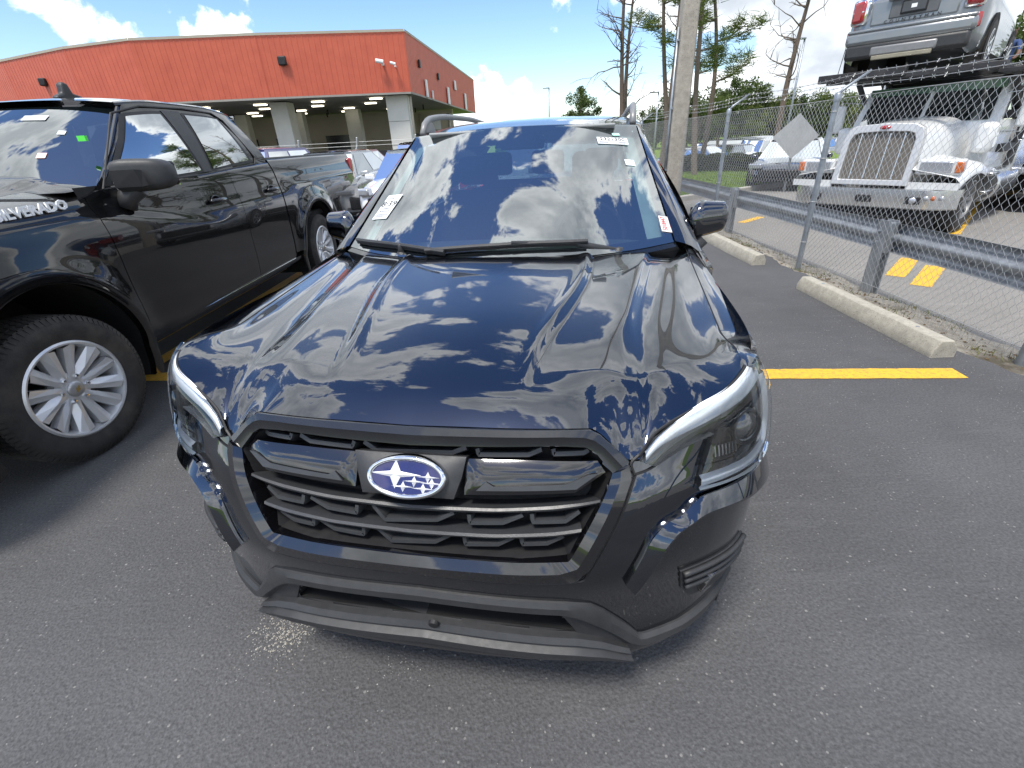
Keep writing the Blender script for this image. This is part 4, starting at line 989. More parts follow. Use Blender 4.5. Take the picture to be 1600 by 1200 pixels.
# roof aerial
fin=[(-.12,0),(-.10,.03),(-.02,.045),(.0,.105),(.035,.115),(.055,.10),(.07,.04),(.13,.02),(.14,0)]
fr0=troof(.0,1.62)
MB().prism(fin,.05,frame(Vector((fr0.x+.025-.3+.0,fr0.y,fr0.z-.004)),(0,1,0),(0,0,1),(-1,0,0)) if False else frame(Vector((.05,1.92,troof(0,1.92).z-.006)),(0,-1,0),(0,0,1),(1,0,0))).build('roof_aerial',MATTE,pk,bevel=.018)
# raised letters on the hood side
fl=frame((1.0,.0,0),(0,1,0),(0,0,1),(1,0,0))
LET=mat('white_letter',(.78,.79,.80),.35,.1,.03,20)
zl=1.265
tm=text_mesh('SILVERADO',.066,'lettering',LET,pk,frame((tside(.22,1.255)+.004,.25,zl+.016),(0,1,.03),(-.12,-.03,.99),(.99,0,.12)),spacing=1.0,sx=1.22,offset=.0025,extrude=.004)
# wheels: tread blocks, twelve-ray alloy, six nuts
def truck_wheel(y,sg,steer):
    r=empty('wheel'); r.parent=pk; r.location=(sg*.915,y,.398); r.rotation_euler=(0,0,steer)
    h=.13; R_=.398; rim=.258; F_=frame((0,0,0),(0,sg,0),(0,0,1),(sg,0,0))
    ty=MB().lathe([(rim,-h*.9),(R_-.05,-h*1.05),(R_-.012,-h*.85),(R_-.008,-h*.7),(R_-.008,h*.7),(R_-.014,h*.86),(R_-.035,h*1.01),(R_-.06,h*1.06),(rim+.05,h*1.06),(rim+.018,h*.98),(rim,h*.92)],72,F_).build('tyre',RUBBER,r,smooth=True,angle=40)
    mb=MB()
    for k in range(84):
        for j,(x0,x1) in enumerate(((-.80,-.45),(-.40,-.03),(.03,.40),(.45,.84))):
            w=2*pi*(k+(.5 if j%2 else 0))/84; dw=2*pi/84*.40; V=[]
            for rr in (R_-.012,R_+.001):
                for x in (x0,x1):
                    for s_ in (-1,1): q=w+s_*dw+.02*(x-x0); V.append(F_@Vector((rr*cos(q),rr*sin(q),h*x)))
            if j in (0,3):
                pass
            mb.add(V,[(0,1,3,2),(4,6,7,5),(0,4,5,1),(2,3,7,6),(0,2,6,4),(1,5,7,3)])
    o=mb.build('tread_blocks',RUBBER,ty); tag(o,kind='stuff')
    mb=MB()
    for k in range(84):
        w=2*pi*k/84; V=[]
        for rr,x in ((R_-.004,.86),(R_-.034,1.02)):
            for s_ in (-1,1): q=w+s_*2*pi/84*.36; V+=[F_@Vector((rr*cos(q),rr*sin(q),h*x)),F_@Vector((rr*cos(q)*.985,rr*sin(q)*.985,h*(x-.1)))]
        mb.add(V,[(0,2,6,4),(0,4,5,1),(2,3,7,6),(0,1,3,2),(4,6,7,5)])
    tag(mb.build('shoulder_blocks',RUBBER,ty),kind='stuff')
    rm=MB().lathe([(rim+.006,h*.94),(rim-.004,h*1.0),(rim-.014,h*.97),(rim-.022,h*.80),(rim-.035,h*.1),(rim-.04,-h*.5)],60,F_).build('rim',ALLOY,r,smooth=True,angle=35)
    MB().lathe([(rim-.03,-h*.3),(.05,-h*.3)],40,F_).build('brake_disc',mat('brake_steel',(.10,.10,.10),.4,.8,.2,20),rm)
    MB().lathe([(.0,h*.70),(.05,h*.70),(.092,h*.60),(.10,h*.35)],36,F_).build('hub',ALLOY,rm,smooth=True,angle=35)
    for k in range(6):
        for tw in (-1,1):
            w=2*pi*k/6+pi/6; M_=F_@Matrix.Rotation(w,4,'Z'); ro=rim-.012; g=tw*.0
            P=[(.055,tw*.002,h*.66),(.055,tw*.046,h*.60),(.12,tw*.008,h*.72),(.12,tw*.066,h*.62),(ro*.93,tw*.022,h*.92),(ro*.965,tw*.099,h*.84)]
            mid=[(.055,tw*.026,h*.68),(.12,tw*.034,h*.80),(ro*.96,tw*.060,h*.96)]
            V=[M_@Vector(q) for q in (P[0],mid[0],P[1],P[2],mid[1],P[3],P[4],mid[2],P[5])]+[M_@Vector((q[0],q[1]*(1.0),q[2]-.045)) for q in (P[0],P[1],P[2],P[3],P[4],P[5])]
            Fc=[(0,1,4,3),(1,2,5,4),(3,4,7,6),(4,5,8,7),(0,3,11,9),(3,6,13,11),(2,10,12,5),(5,12,14,8)]
            MB().add(V,Fc).build('spoke',ALLOY,rm)
        w=2*pi*k/6; c=F_@Matrix.Rotation(w,4,'Z')@Vector((.070,0,h*.58)); MB().lathe([(0,.030),(.009,.029),(.0125,.022),(.0125,0)],6,frame(c,F_.col[0].xyz,F_.col[1].xyz,F_.col[2].xyz)).build('wheel_nut',CHROME,rm)
    MB().lathe([(0,h*.86),(.034,h*.84),(.043,h*.78),(.044,h*.5)],28,F_).build('centre_cap',mat('cap_silver',(.45,.45,.45),.35,.7),rm,smooth=True,angle=40)
    em=MB().prism([(-.018,-.004),(-.006,-.004),(-.005,-.010),(.007,-.010),(.006,-.004),(.018,-.004),(.018,.004),(.006,.004),(.005,.010),(-.007,.010),(-.006,.004),(-.018,.004)],.002,F_@Matrix.Translation((0,0,h*.86))@Matrix.Rotation(.9,4,'Z')).build('cap_emblem',mat('gold_emblem',(.45,.33,.12),.35,.8),rm)
for y,st in ((0,RAD(-9)),(3.76,0)):
    for sg in (1,-1): truck_wheel(y,sg,st)
# papers in the pickup's windscreen
PW=Matrix.Translation((TX0,TY0,0))
def pk_paper(u,v,w,h,m,label):
    o=Vector((0,0,CAM_H))-Vector((TX0,TY0,0)); d=ray(u,v).normalized(); best=(9,0,0)
    for a in np.linspace(-.2,1,61):
        for b in np.linspace(0,1,41):
            p=tws(a,b)-o; e=(p-d*p.dot(d)).length
            if e<best[0]: best=(e,a,b)
    _,a,b=best; x=(tws(a+.05,b)-tws(a-.05,b)).normalized(); t=(tws(a,min(1,b+.1))-tws(a,b)).normalized(); n=x.cross(t).normalized()
    f=frame(tws(a,b)+(n if n.y<0 else -n)*.003,x,(n if n.y<0 else -n).cross(x),n if n.y<0 else -n)
    o=MB().prism([(-w/2,-h/2),(w/2,-h/2),(w/2,h/2),(-w/2,h/2)],.001,f).build('windscreen_sticker',m); o.matrix_world=PW; tag(o,label,'sticker'); return o,f
o,f=pk_paper(56,186,.15,.06,PAPER,"white slip high on the pickup's windscreen")
bars(o,f,[(-.03,.012,.06,.006),(.045,.012,.03,.006),(0,-.002,.11,.004),(-.02,-.014,.08,.003)])
pk_paper(66,245,.05,.05,PAPERPINK,"pink square tag inside the pickup's windscreen")
pk_paper(95,207,.045,.04,PAPER,"small white tag beside the pillar inside the pickup's windscreen")
o=MB().box(cab(1.0,.5)+Vector((-.10,0.0,.06)),(.05,.02,.03)).build('air_freshener',mat('bright_green_tag',(.10,.75,.08),.5)); o.matrix_world=PW; tag(o,"bright green tag hanging by the pickup's pillar",'tag')
# ================================================================ fence, guard rail, poles
FX=3.45
fence=empty('chain_link_fence',(FX,0,0),0,'galvanised chain-link fence with slanted arms and barbed wire along the verge','fence')
PY=[-2.6,.15,2.93,5.75,8.52,11.3,14.1,16.9,19.7,22.5,25.3]
FT=1.735
for y in PY:
    z0=gz(FX,y)-.05
    p_=MB().tube([(0,y,z0),(0,y,FT)],.030,12).build('post',STEEL,fence,smooth=True,angle=50)
    MB().lathe([(.036,-.03),(.037,.03),(.02,.05),(0,.055)],12,Matrix.Translation((0,y,FT-.01))).build('post_cap',STEEL,p_,smooth=True)
    MB().tube([(0,y,FT+.02),(.05,y,FT+.07),(.28,y,FT+.22)],[.016,.015,.012],8).build('barb_arm',STEEL,p_,smooth=True)
    for z in (.25,.7,1.15,1.6): MB().tube([(.034*cos(w),y+.034*sin(w),z) for w in np.linspace(0,6.28,13)[:-1]],.0035,5,closed=True).build('tie',WIRE,p_)
def wires(y0,y1,pw,name,r):
    V=[];F=[]; k=int((y1-y0)/(pw/2)); nz=int((FT-.03)/(pw/2))
    for i in range(k):
        ya=y0+i*pw/2; base=len(V)
        for j in range(nz+1):
            z=.02+j*pw/2+ (gz(FX,ya)+.01 if j==0 else 0); odd=(j+i)%2; y=ya+(pw/2*.52 if odd else -.01*pw); x=.004*(1 if (i%2) else -1)*(1 if j%2 else -1)+ .012*sin(ya*2.1+z*2)
            for c in range(3):
                w=2*pi*c/3; V.append((x+r*cos(w),y+r*sin(w)*.8,z+r*sin(w)*.6))
        for j in range(nz):
            for c in range(3): F.append((base+j*3+c,base+j*3+(c+1)%3,base+(j+1)*3+(c+1)%3,base+(j+1)*3+c))
    o=mk(name,V,F,WIRE,fence,False,None,False); tag(o,kind='stuff')
wires(-.6,14.1,.072,'chain_link_mesh',.0021); wires(14.1,25.3,.144,'chain_link_mesh',.0026)
for z in (FT-.02,.06):
    MB().tube([(0,y,z+.006*sin(y*1.7)) for y in np.arange(PY[0],PY[-1],.4)],.0032,5).build('tension_wire',WIRE,fence)
for k,(dx,dz) in enumerate(((.08,.09),(.17,.15),(.27,.215))):
    pts=[];
    for a,b in zip(PY[:-1],PY[1:]):
        for t in np.linspace(0,1,8,endpoint=False): pts.append((dx,a+(b-a)*t,FT+dz-.03*sin(pi*t)))
    s_=MB().tube(pts,.0026,5).build('barbed_wire',WIRE,fence)
    mb=MB()
    for y in np.arange(.5,15,.125):
        j=min(range(len(pts)),key=lambda q:abs(pts[q][1]-y)); p=Vector((dx,y,pts[j][2])); w=random.uniform(0,3); d=Vector((cos(w),.3,sin(w)))*.02; mb.tube([p-d,p+d],.0018,3); d=Vector((-sin(w),-.3,cos(w)))*.02; mb.tube([p-d,p+d],.0018,3)
    tag(mb.build('barbs',WIRE,s_),kind='stuff')
# guard rail
RX=3.82
rail=empty('guard_rail',(RX,0,0),0,'steel guard rail with ribbed beam on short posts behind the fence','guard rail')
prof=[(0,.29),(.05,.315),(.065,.345),(.05,.375),(0,.40),(-.012,.425),(-.012,.445),(0,.465),(.05,.49),(.065,.52),(.05,.55),(0,.575)]
ysr=np.concatenate([np.arange(-3,14,.5)]); 
def rail_beam(ya,yb):
    yy=np.linspace(ya,yb,12); xo=lambda y:.0+.05*max(0,(y-11))*.4
    MB().grid([[(x+xo(y),y,z+.004*sin(y*2)) for x,z in prof]+[(x+xo(y)-.004,y,z+.004*sin(y*2)) for x,z in prof[::-1]] for y in yy]).build('beam',RAILM,rail,smooth=True,angle=60)
RAILM=mat('rail_steel_dull',(.30,.32,.34),.42,.5,.25,6,bump=.08,bscale=30,dirt=.25)
rail_beam(-2.5,1.25); rail_beam(1.2,4.95); rail_beam(4.9,8.62); rail_beam(8.57,12.3); rail_beam(12.25,16)
for y in (1.25,4.93,8.6,12.3):
    mb=MB().box((-.085,y,.21),(.012,.15,.78)).box((-.005,y,.21),(.012,.15,.78)).box((-.045,y,.21),(.08,.010,.78)); mb.build('post',RAILM,rail)
    b_=MB().box((-.03,y,.43),(.06,.11,.30)).build('block',RAILM,rail,bevel=.006)
    for z in (.38,.49): MB().lathe([(0,.016),(.014,.012),(.016,0)],8,frame((-.092,y+.03,z),(0,1,0),(0,0,1),(-1,0,0))).build('bolt',STEEL,rail)
# concrete utility pole standing in the fence line
pb=ony(1046,300,10.9)
pole=empty('utility_pole',(3.36,10.75,0),0,'tall square concrete pole rising through the fence line','pole')
mb=MB(); G=[]
for z in np.linspace(-.1,13,14):
    h=.165-.0055*z; c=.03; G.append([(x*1.,y,z) for x,y in ((-h+c,-h),(h-c,-h),(h,-h+c),(h,h-c),(h-c,h),(-h+c,h),(-h,h-c),(-h,-h+c),(-h+c,-h))])
mb.grid(G); mb.f.append(tuple(range(13*9,13*9+8))); mb.build('shaft',POLEM,pole,smooth=True,angle=30)
MB().tube([(-.19,-.06,0),(-.185,-.06,3.2)],.025,8).build('conduit',STEEL,pole,smooth=True)
for z in (.8,1.9,3.0): MB().box((-.18,-.06,z),(.04,.09,.03)).build('conduit_strap',STEEL,pole)
# back of a diamond road sign
q=ony(1243,213,14.6); sg_=empty('road_sign',(q.x,q.y,RZ),0,'bare grey back of a diamond road sign beside the truck','road sign'); hh=q.z-RZ
MB().prism([(-.56,0),(0,-.56),(.56,0),(0,.56)],.006,frame((0,0,hh),Vector((cos(-.5),sin(-.5),0)),(0,0,1),Vector((sin(-.5),-cos(-.5),0)))).build('plate',mat('sign_back_aluminium',(.45,.46,.46),.5,.4,.1,4),sg_)
MB().box((0,.03,hh/2+.1),(.05,.04,hh+.5)).build('post',STEEL,sg_)
# slim lamp posts far off
def lamp_post(u,v,y,h,label):
    q=ony(u,v,y); r=empty('lamp_post',(q.x,y,-.8),0,label,'lamp post','lamp posts of the far lot'); MB().tube([(0,0,0),(0,0,h)],[.09,.06],8).build('pole',STEEL,r,smooth=True); MB().box((-.3,0,h),(.7,.25,.10)).build('lamp_head',STEEL,r,bevel=.03)
lamp_post(1240,150,38,7.4,'slim grey lamp post leaning by the leafless tree with the forked top')
lamp_post(858,160,60,7.2,'slim grey lamp post seen over the black roof of the suv')
lamp_post(1026,180,44,5.2,'slim grey lamp post between the suv rail and the concrete pole')

# ================================================================ background vehicles
HEADL=mat('headlamp_clear',(.45,.47,.5),.15,.5,.1,20,coat=1)
PLATE=mat('number_plate',(.6,.6,.58),.5)
def make_car(name,label,cat_,group,paint,loc,rz,Ln=4.6,W=1.82,H=1.46,style='sedan',parts=True):
    """front looks to local -y"""
    r=empty(name,loc,rz,label,cat_,group); hw=W/2
    if style=='sedan': zs=[(0,.62),(.03,.72),(.12,.80),(.30,.90),(.5,.93),(.78,.96),(.9,1.0),(.985,.96),(1,.80)]; g=(.27,.40,.70,.88)
    elif style=='suv': zs=[(0,.66),(.03,.84),(.10,.93),(.26,1.0),(.5,1.03),(.9,1.07),(.985,1.05),(1,.85)]; g=(.24,.36,.86,.96)
    elif style=='mini': zs=[(0,.66),(.03,.84),(.10,.93),(.24,1.0),(.5,1.04),(.9,1.08),(.985,1.04),(1,.85)]; g=(.24,.34,.88,.965)
    else: zs=[(0,.7),(.02,.95),(.10,1.05),(.25,1.10),(.5,1.12),(.62,1.14),(.64,1.10),(.985,1.10),(1,1.0)]; g=(.22,.33,.56,.62)
    k=H/1.46 if style=='sedan' else H/1.62 if style in('suv','mini') else H/1.85
    zc=Curve1([a for a,_ in zs],[b*k for _,b in zs]); wc=Curve1([0,.03,.10,.25,.75,.92,.98,1],[.70,.84,.95,1,1,.97,.86,.74])
    G=[]
    for t in np.concatenate([np.linspace(0,.1,7),np.linspace(.13,.87,18),np.linspace(.9,1,7)]):
        w=hw*float(wc(t)); z=float(zc(t)); y=t*Ln; zb=.22+.08*(1-ss(0,.06,t))+.12*ss(.93,1,t)
        half=[(w*.86,zb),(w*.97,zb+.06),(w*.995,.45),(w,z-.22),(w*.97,z-.06),(w*.90,z-.01),(w*.6,z+.018),(0,z+.03)]
        G.append([Vector((x,y,zz_)) for x,zz_ in half]+[Vector((-x,y,zz_)) for x,zz_ in half[-2::-1]])
    mb=MB().grid(G); n=15; mb.f+=[tuple(range(n)),tuple(range((len(G)-1)*n,len(G)*n))[::-1]]; mb.build('body',paint,r,smooth=True,angle=50)
    y0,y1,y2,y3=[q*Ln for q in g]; zb=lambda y:float(zc(y/Ln))-.02; wb=hw*.90; wt=hw*(.66 if style!='mini' else .70); zt=H-.03
    def gp(f,side,y): return Vector((side*(wb+(wt-wb)*f+.03*sin(pi*f)),y,0))
    def quad(a,b,c,d,n=6):
        return [[(a*(1-u)+b*u)*(1-v)+(d*(1-u)+c*u)*v for u in np.linspace(0,1,n)] for v in np.linspace(0,1,n)]
    A=[Vector((-wb,y0,zb(y0))),Vector((wb,y0,zb(y0))),Vector((wt,y1,zt)),Vector((-wt,y1,zt))]; B=[Vector((-wb,y3,zb(y3))),Vector((wb,y3,zb(y3))),Vector((wt,y2,zt)),Vector((-wt,y2,zt))]
    G=quad(A[0],A[1],A[2],A[3]); 
    for i,row in enumerate(G):
        for j,q in enumerate(row): q.y-=.09*(1-((j-2.5)/2.5)**2)*(1-i/5*.4)
    MB().grid(G).build('windscreen',PALEGLASS,r,smooth=True)
    MB().grid(quad(B[0],B[1],B[2],B[3])).build('rear_window',TINT,r)
    mb=MB(); G=[]
    for y in np.linspace(y1-.06,y2+.05,9):
        t=(y-y1)/(y2-y1); row=[]
        for a in np.linspace(-1,1,11): row.append(Vector((a*(wt+.015),y-.06*(1-a*a)*(1-t),zt+.045*(1-a*a)*(.4+.6*sin(pi*min(1,max(0,t*.8+.1))))-.015*abs(a)**6)))
        G.append(row)
    mb.grid(G).build('roof',paint,r,smooth=True)
    for sg in (-1,1):
        a=[Vector((sg*wb,y0,zb(y0))),Vector((sg*wb,y3,zb(y3))),Vector((sg*wt,y2,zt)),Vector((sg*wt,y1,zt))]
        MB().grid(quad(*a)).build('cab_side',paint,r)
        off=Vector((sg*.008,0,.003)); c=(y0+y3)/2
        def sub(u0,u1,v0,v1):
            P=quad(*a,n=2); f=lambda u,v:(P[0][0]*(1-u)+P[0][1]*u)*(1-v)+(P[1][0]*(1-u)+P[1][1]*u)*v+off; return [[f(u0,v0),f(u1,v0)],[f(u0+.0,v1),f(u1,v1)]]
        spans=((.07,.47),(.50,.93)) if style!='mini' else ((.05,.5),(.53,.95))
        for u0,u1 in spans: MB().grid(sub(u0,u1,.06,.88)).build('side_window',TINT,r)
        if parts:
            MB().box((sg*hw*.72,.05+.02,.70*k+.04),(hw*.40,.16,.13),Matrix.Rotation(sg*.35,3,'Z')).build('headlamp',HEADL,r,bevel=.03)
            MB().box((sg*hw*.78,Ln-.06,.84*k),(hw*.34,.12,.14 if style=='sedan' else .26),Matrix.Rotation(-sg*.3,3,'Z')).build('tail_lamp',REDLENS,r,bevel=.03)
            MB().box((sg*(hw+.07),y0+.28,zb(y0)+.06),(.20,.10,.13)).build('door_mirror',paint,r,bevel=.035)
        for yy in (Ln*.185,Ln*.80):
            F_=frame((sg*(hw-.10),yy,.33),(0,1,0),(0,0,1),(sg,0,0))
            MB().lathe([(.385,.10),(.385,.112),(.0,.112)],24,frame((sg*(hw-.10),yy,.36),(0,1,0),(0,0,1),(sg,0,0))).build('wheel_arch',VOID,r)
            w_=empty('wheel'); w_.parent=r
            MB().lathe([(.21,.118),(.30,.125),(.325,.11),(.33,-.1)],28,F_).build('tyre',RUBBER,w_,smooth=True,angle=40)
            mb=MB().lathe([(.215,.118),(.20,.122),(.19,.10),(.05,.105),(0,.108)],28,F_)
            for q in range(5):
                M_=F_@Matrix.Rotation(2*pi*q/5,4,'Z'); mb.add([M_@Vector(p) for p in ((.03,-.03,.115),(.03,.03,.115),(.2,.02,.125),(.2,-.02,.125))],[(0,1,2,3)])
            mb.build('rim',ALLOY,w_,smooth=True,angle=30)
    if parts:
        MB().box((0,.02,.52*k),(W*.62,.10,.22*k)).build('grille',DARKP,r,bevel=.03)
        MB().box((0,.05,.32),(W*.75,.12,.10)).build('lower_intake',DARKP,r,bevel=.02)
        MB().box((0,Ln-.0,.62*k),(.32,.03,.16)).build('number_plate',PLATE,r)
        MB().box((0,Ln-.03,.36),(W*.80,.10,.16)).build('rear_valance',DARKP,r,bevel=.03)
    return r
CW=mat('car_white',(.74,.75,.76),.25,0,.03,5,coat=1); CS=mat('car_silver',(.42,.43,.44),.28,.6,.05,5,coat=1); CD=mat('car_dark_blue',(.012,.018,.035),.2,0,.1,5,coat=1,coat_ior=1.7); CR=mat('car_red',(.32,.012,.012),.25,0,.08,5,coat=1); CB=mat('car_black',(.006,.006,.007),.2,0,.1,5,coat=1,coat_ior=1.7); CG=mat('car_grey',(.13,.135,.14),.25,.4,.06,5,coat=1); CBL=mat('car_purple_blue',(.06,.05,.22),.25,.3,.08,5,coat=1)
# the lot behind the two near vehicles
make_car('parked_sedan','white sedan with blue-tinted windscreen just behind the pickup','car',None,CW,(-2.25,9.6,0),RAD(-4),4.6,1.84,1.45)
make_car('parked_sedan','silver grey sedan behind the pickup bed, beside the white sedan','car',None,CS,(-4.75,11.2,0),RAD(-4),4.7,1.84,1.47)
make_car('parked_suv','dark maroon suv behind the white sedan, below the grey building pier','suv',None,mat('car_maroon',(.045,.008,.012),.2,0,.1,5,coat=1),(-3.2,15.8,0),RAD(-3),4.6,1.86,1.62,'suv')
make_car('parked_sedan','bright red car showing between the silver sedan and maroon suv','car',None,CR,(-5.95,17.0,0),RAD(-3),4.5,1.82,1.46)
make_car('parked_sedan','purple-blue car whose roof shows over the pickup bed','car',None,CBL,(-6.95,11.6,0),RAD(-4),4.5,1.85,1.62,'suv')
make_car('parked_sedan','white hatchback deep in the lot, seen through the suv cabin','car',None,CW,(.4,10.5,0),RAD(-6),4.2,1.8,1.5,'suv')
make_car('parked_car','silver car whose mirror pokes out between suv pillar and fence','car',None,CS,(1.15,8.9,0),RAD(-9),4.5,1.82,1.46)
# dark car facing us beside the truck, and a rim of one at the picture's right edge
p=onz(1228,300,RZ); make_car('parked_car','dark blue sedan facing the fence beside the white truck','car',None,CD,(p.x-.2,p.y+.15,RZ),RAD(-34),4.8,1.9,1.36)
p=onz(1600,345,RZ); make_car('parked_car','black car at the lot edge beyond the long yellow line','car',None,CB,(p.x+1.05,p.y+.4,RZ),RAD(-40),4.7,1.86,1.46)
# far lot beyond the hedge
sheet('far_parking_lot',[(4,26.9),(60,26.9),(160,150),(4,150)],-.80,ASPH) if False else None
far=[(1040,31,CW,'sedan','white'),(1066,33,CS,'sedan','silver'),(1098,31.5,CG,'sedan','grey'),(1125,30.5,CS,'sedan','pale'),(1150,32,CW,'pickup','white'),(1187,31,CR,'sedan','red'),(1205,38,CD,'suv','blue'),(1236,34,CS,'sedan','silver'),(1175,40,CG,'suv','grey'),(1115,40,CS,'suv','pale'),(1068,42,CB,'sedan','black'),(1140,44,CW,'suv','white'),(1265,36,CW,'sedan','white'),(1290,40,CR,'sedan','red')]
nm=['beyond the hedge, next to the concrete pole','beyond the hedge, just right of the concrete pole','beyond the hedge behind the nearest slanted fence arm','beyond the hedge, between two slanted fence posts','with open bed parked beyond the hedge','beyond the hedge beside the white pickup','standing tall behind the red sedan','beyond the hedge under the diamond sign','in the second row behind the red sedan','in the second row behind the pale sedan','in the second row behind the silver sedan by the pole','in the second row behind the white pickup','beyond the hedge behind the dark blue sedan','behind the white truck in the far lot']
for (u,y,m,st,cn),d in zip(far,nm):
    q=ony(u,230,y); make_car('parked_'+('pickup' if st=='pickup' else 'suv' if st=='suv' else 'sedan'),f'{cn} {"pickup" if st=="pickup" else st} {d}','car','cars in the far lot',m,(q.x,y,-.80),RAD(random.choice((-62,-68,118))),4.6,1.82,1.46 if st=='sedan' else 1.68,st,parts=False)
# ================================================================ white car-hauler truck
SH_=RAD(-54); SO=(5.83,8.385,RZ)
semi=empty('car_hauler_truck',SO,SH_,'white car-hauling truck tractor with big chrome grille behind the fence','truck')
SW=mat('truck_white',(.66,.67,.66),.35,0,.06,2.5,coat=.5,dirt=.12); SCH=mat('dull_chrome',(.60,.61,.61),.22,.85,.1,6,dirt=.1); SGL=mat('truck_grille_mesh',(.16,.145,.125),.6,.3,.2,40)
def sbox(name,c,d,m,par=semi,bev=.015,rot=None): return MB().box(c,d,rot).build(name,m,par,bevel=bev)
# bumper with swept ends
G=[]
for x in np.linspace(-1.2,1.2,25):
    yb=.30*max(0,(abs(x)-.85)/.35)**1.6; G.append([Vector((x,yb+.03,.42)),Vector((x,yb,.44)),Vector((x,yb-.01,.58)),Vector((x,yb,.71)),Vector((x,yb+.06,.72)),Vector((x,yb+.10,.60))])
bmp=MB().grid(G).build('bumper',SCH,semi,smooth=True,angle=40)
for x,w in ((-.72,.17),(.02,.24),(.70,.20)): sbox('bumper_slot',(x,-.008,.56),(w,.03,.11),DARKP,bmp,.01)
for x in (.70,-.72): MB().lathe([(0,.02),(.045,.014),(.05,0)],16,frame((x,-.02,.56),(1,0,0),(0,0,1),(0,-1,0))).build('driving_lamp',HEADL,bmp,smooth=True)
for k in range(3): MB().lathe([(0,.015),(.03,.012),(.035,0)],14,frame((.86+.085*k,-.01+.02*k*k,.60),(1,0,0),(0,0,1),(0,-1,0))).build('marker_lamp',AMBER if k==1 else HEADL,bmp,smooth=True)
sbox('underframe',(0,1.2,.42),(1.5,2.2,.25),VOID)
# grille: raked chrome surround, vertical bars over dark mesh
def gpt(x,z,o=0): return Vector((x,.06+.16*(z-.78)-o,z))
out_=[(-.56,.76),(.56,.76),(.545,1.45),(.50,1.585),(.40,1.635),(0,1.655),(-.40,1.635),(-.50,1.585),(-.545,1.45)]; inn=[(-.46,.84),(.46,.84),(.45,1.42),(.41,1.50),(.33,1.525),(0,1.54),(-.33,1.525),(-.41,1.50),(-.45,1.42)]
V=[gpt(*q,.03) for q in out_]+[gpt(*q,.03) for q in inn]+[gpt(*q,-.10) for q in out_]+[gpt(*q,-.06) for q in inn]; n=9; F=[]
for i in range(n):
    j=(i+1)%n; F+=[(i,j,n+j,n+i),(i,j,2*n+j,2*n+i),(n+i,n+j,3*n+j,3*n+i)]
gs=MB().add(V,F).build('grille_surround',mat('brushed_surround',(.55,.55,.54),.4,.35,.06,8),semi,bevel=.012)
MB().add([gpt(x*1.02,z,-.03) for x,z in inn],[tuple(range(9))]).build('grille_screen',SGL,gs)
for x in np.linspace(-.40,.40,15): MB().tube([gpt(x,.85,.0),gpt(x,1.50,.0)],.005,6).build('grille_bar',SGL,gs)
for x in np.linspace(-.30,.30,4): MB().tube([gpt(x,.85,.012),gpt(x,1.51,.012)],.010,6).build('grille_post',SCH,gs)
MB().lathe([(0,.02),(.05,.018),(.06,.0)],20,frame(gpt(.0,1.595,.03),(1.3,0,0),(0,.08,.5),(0,-1,0))).build('grille_badge',REDLENS,gs,smooth=True)
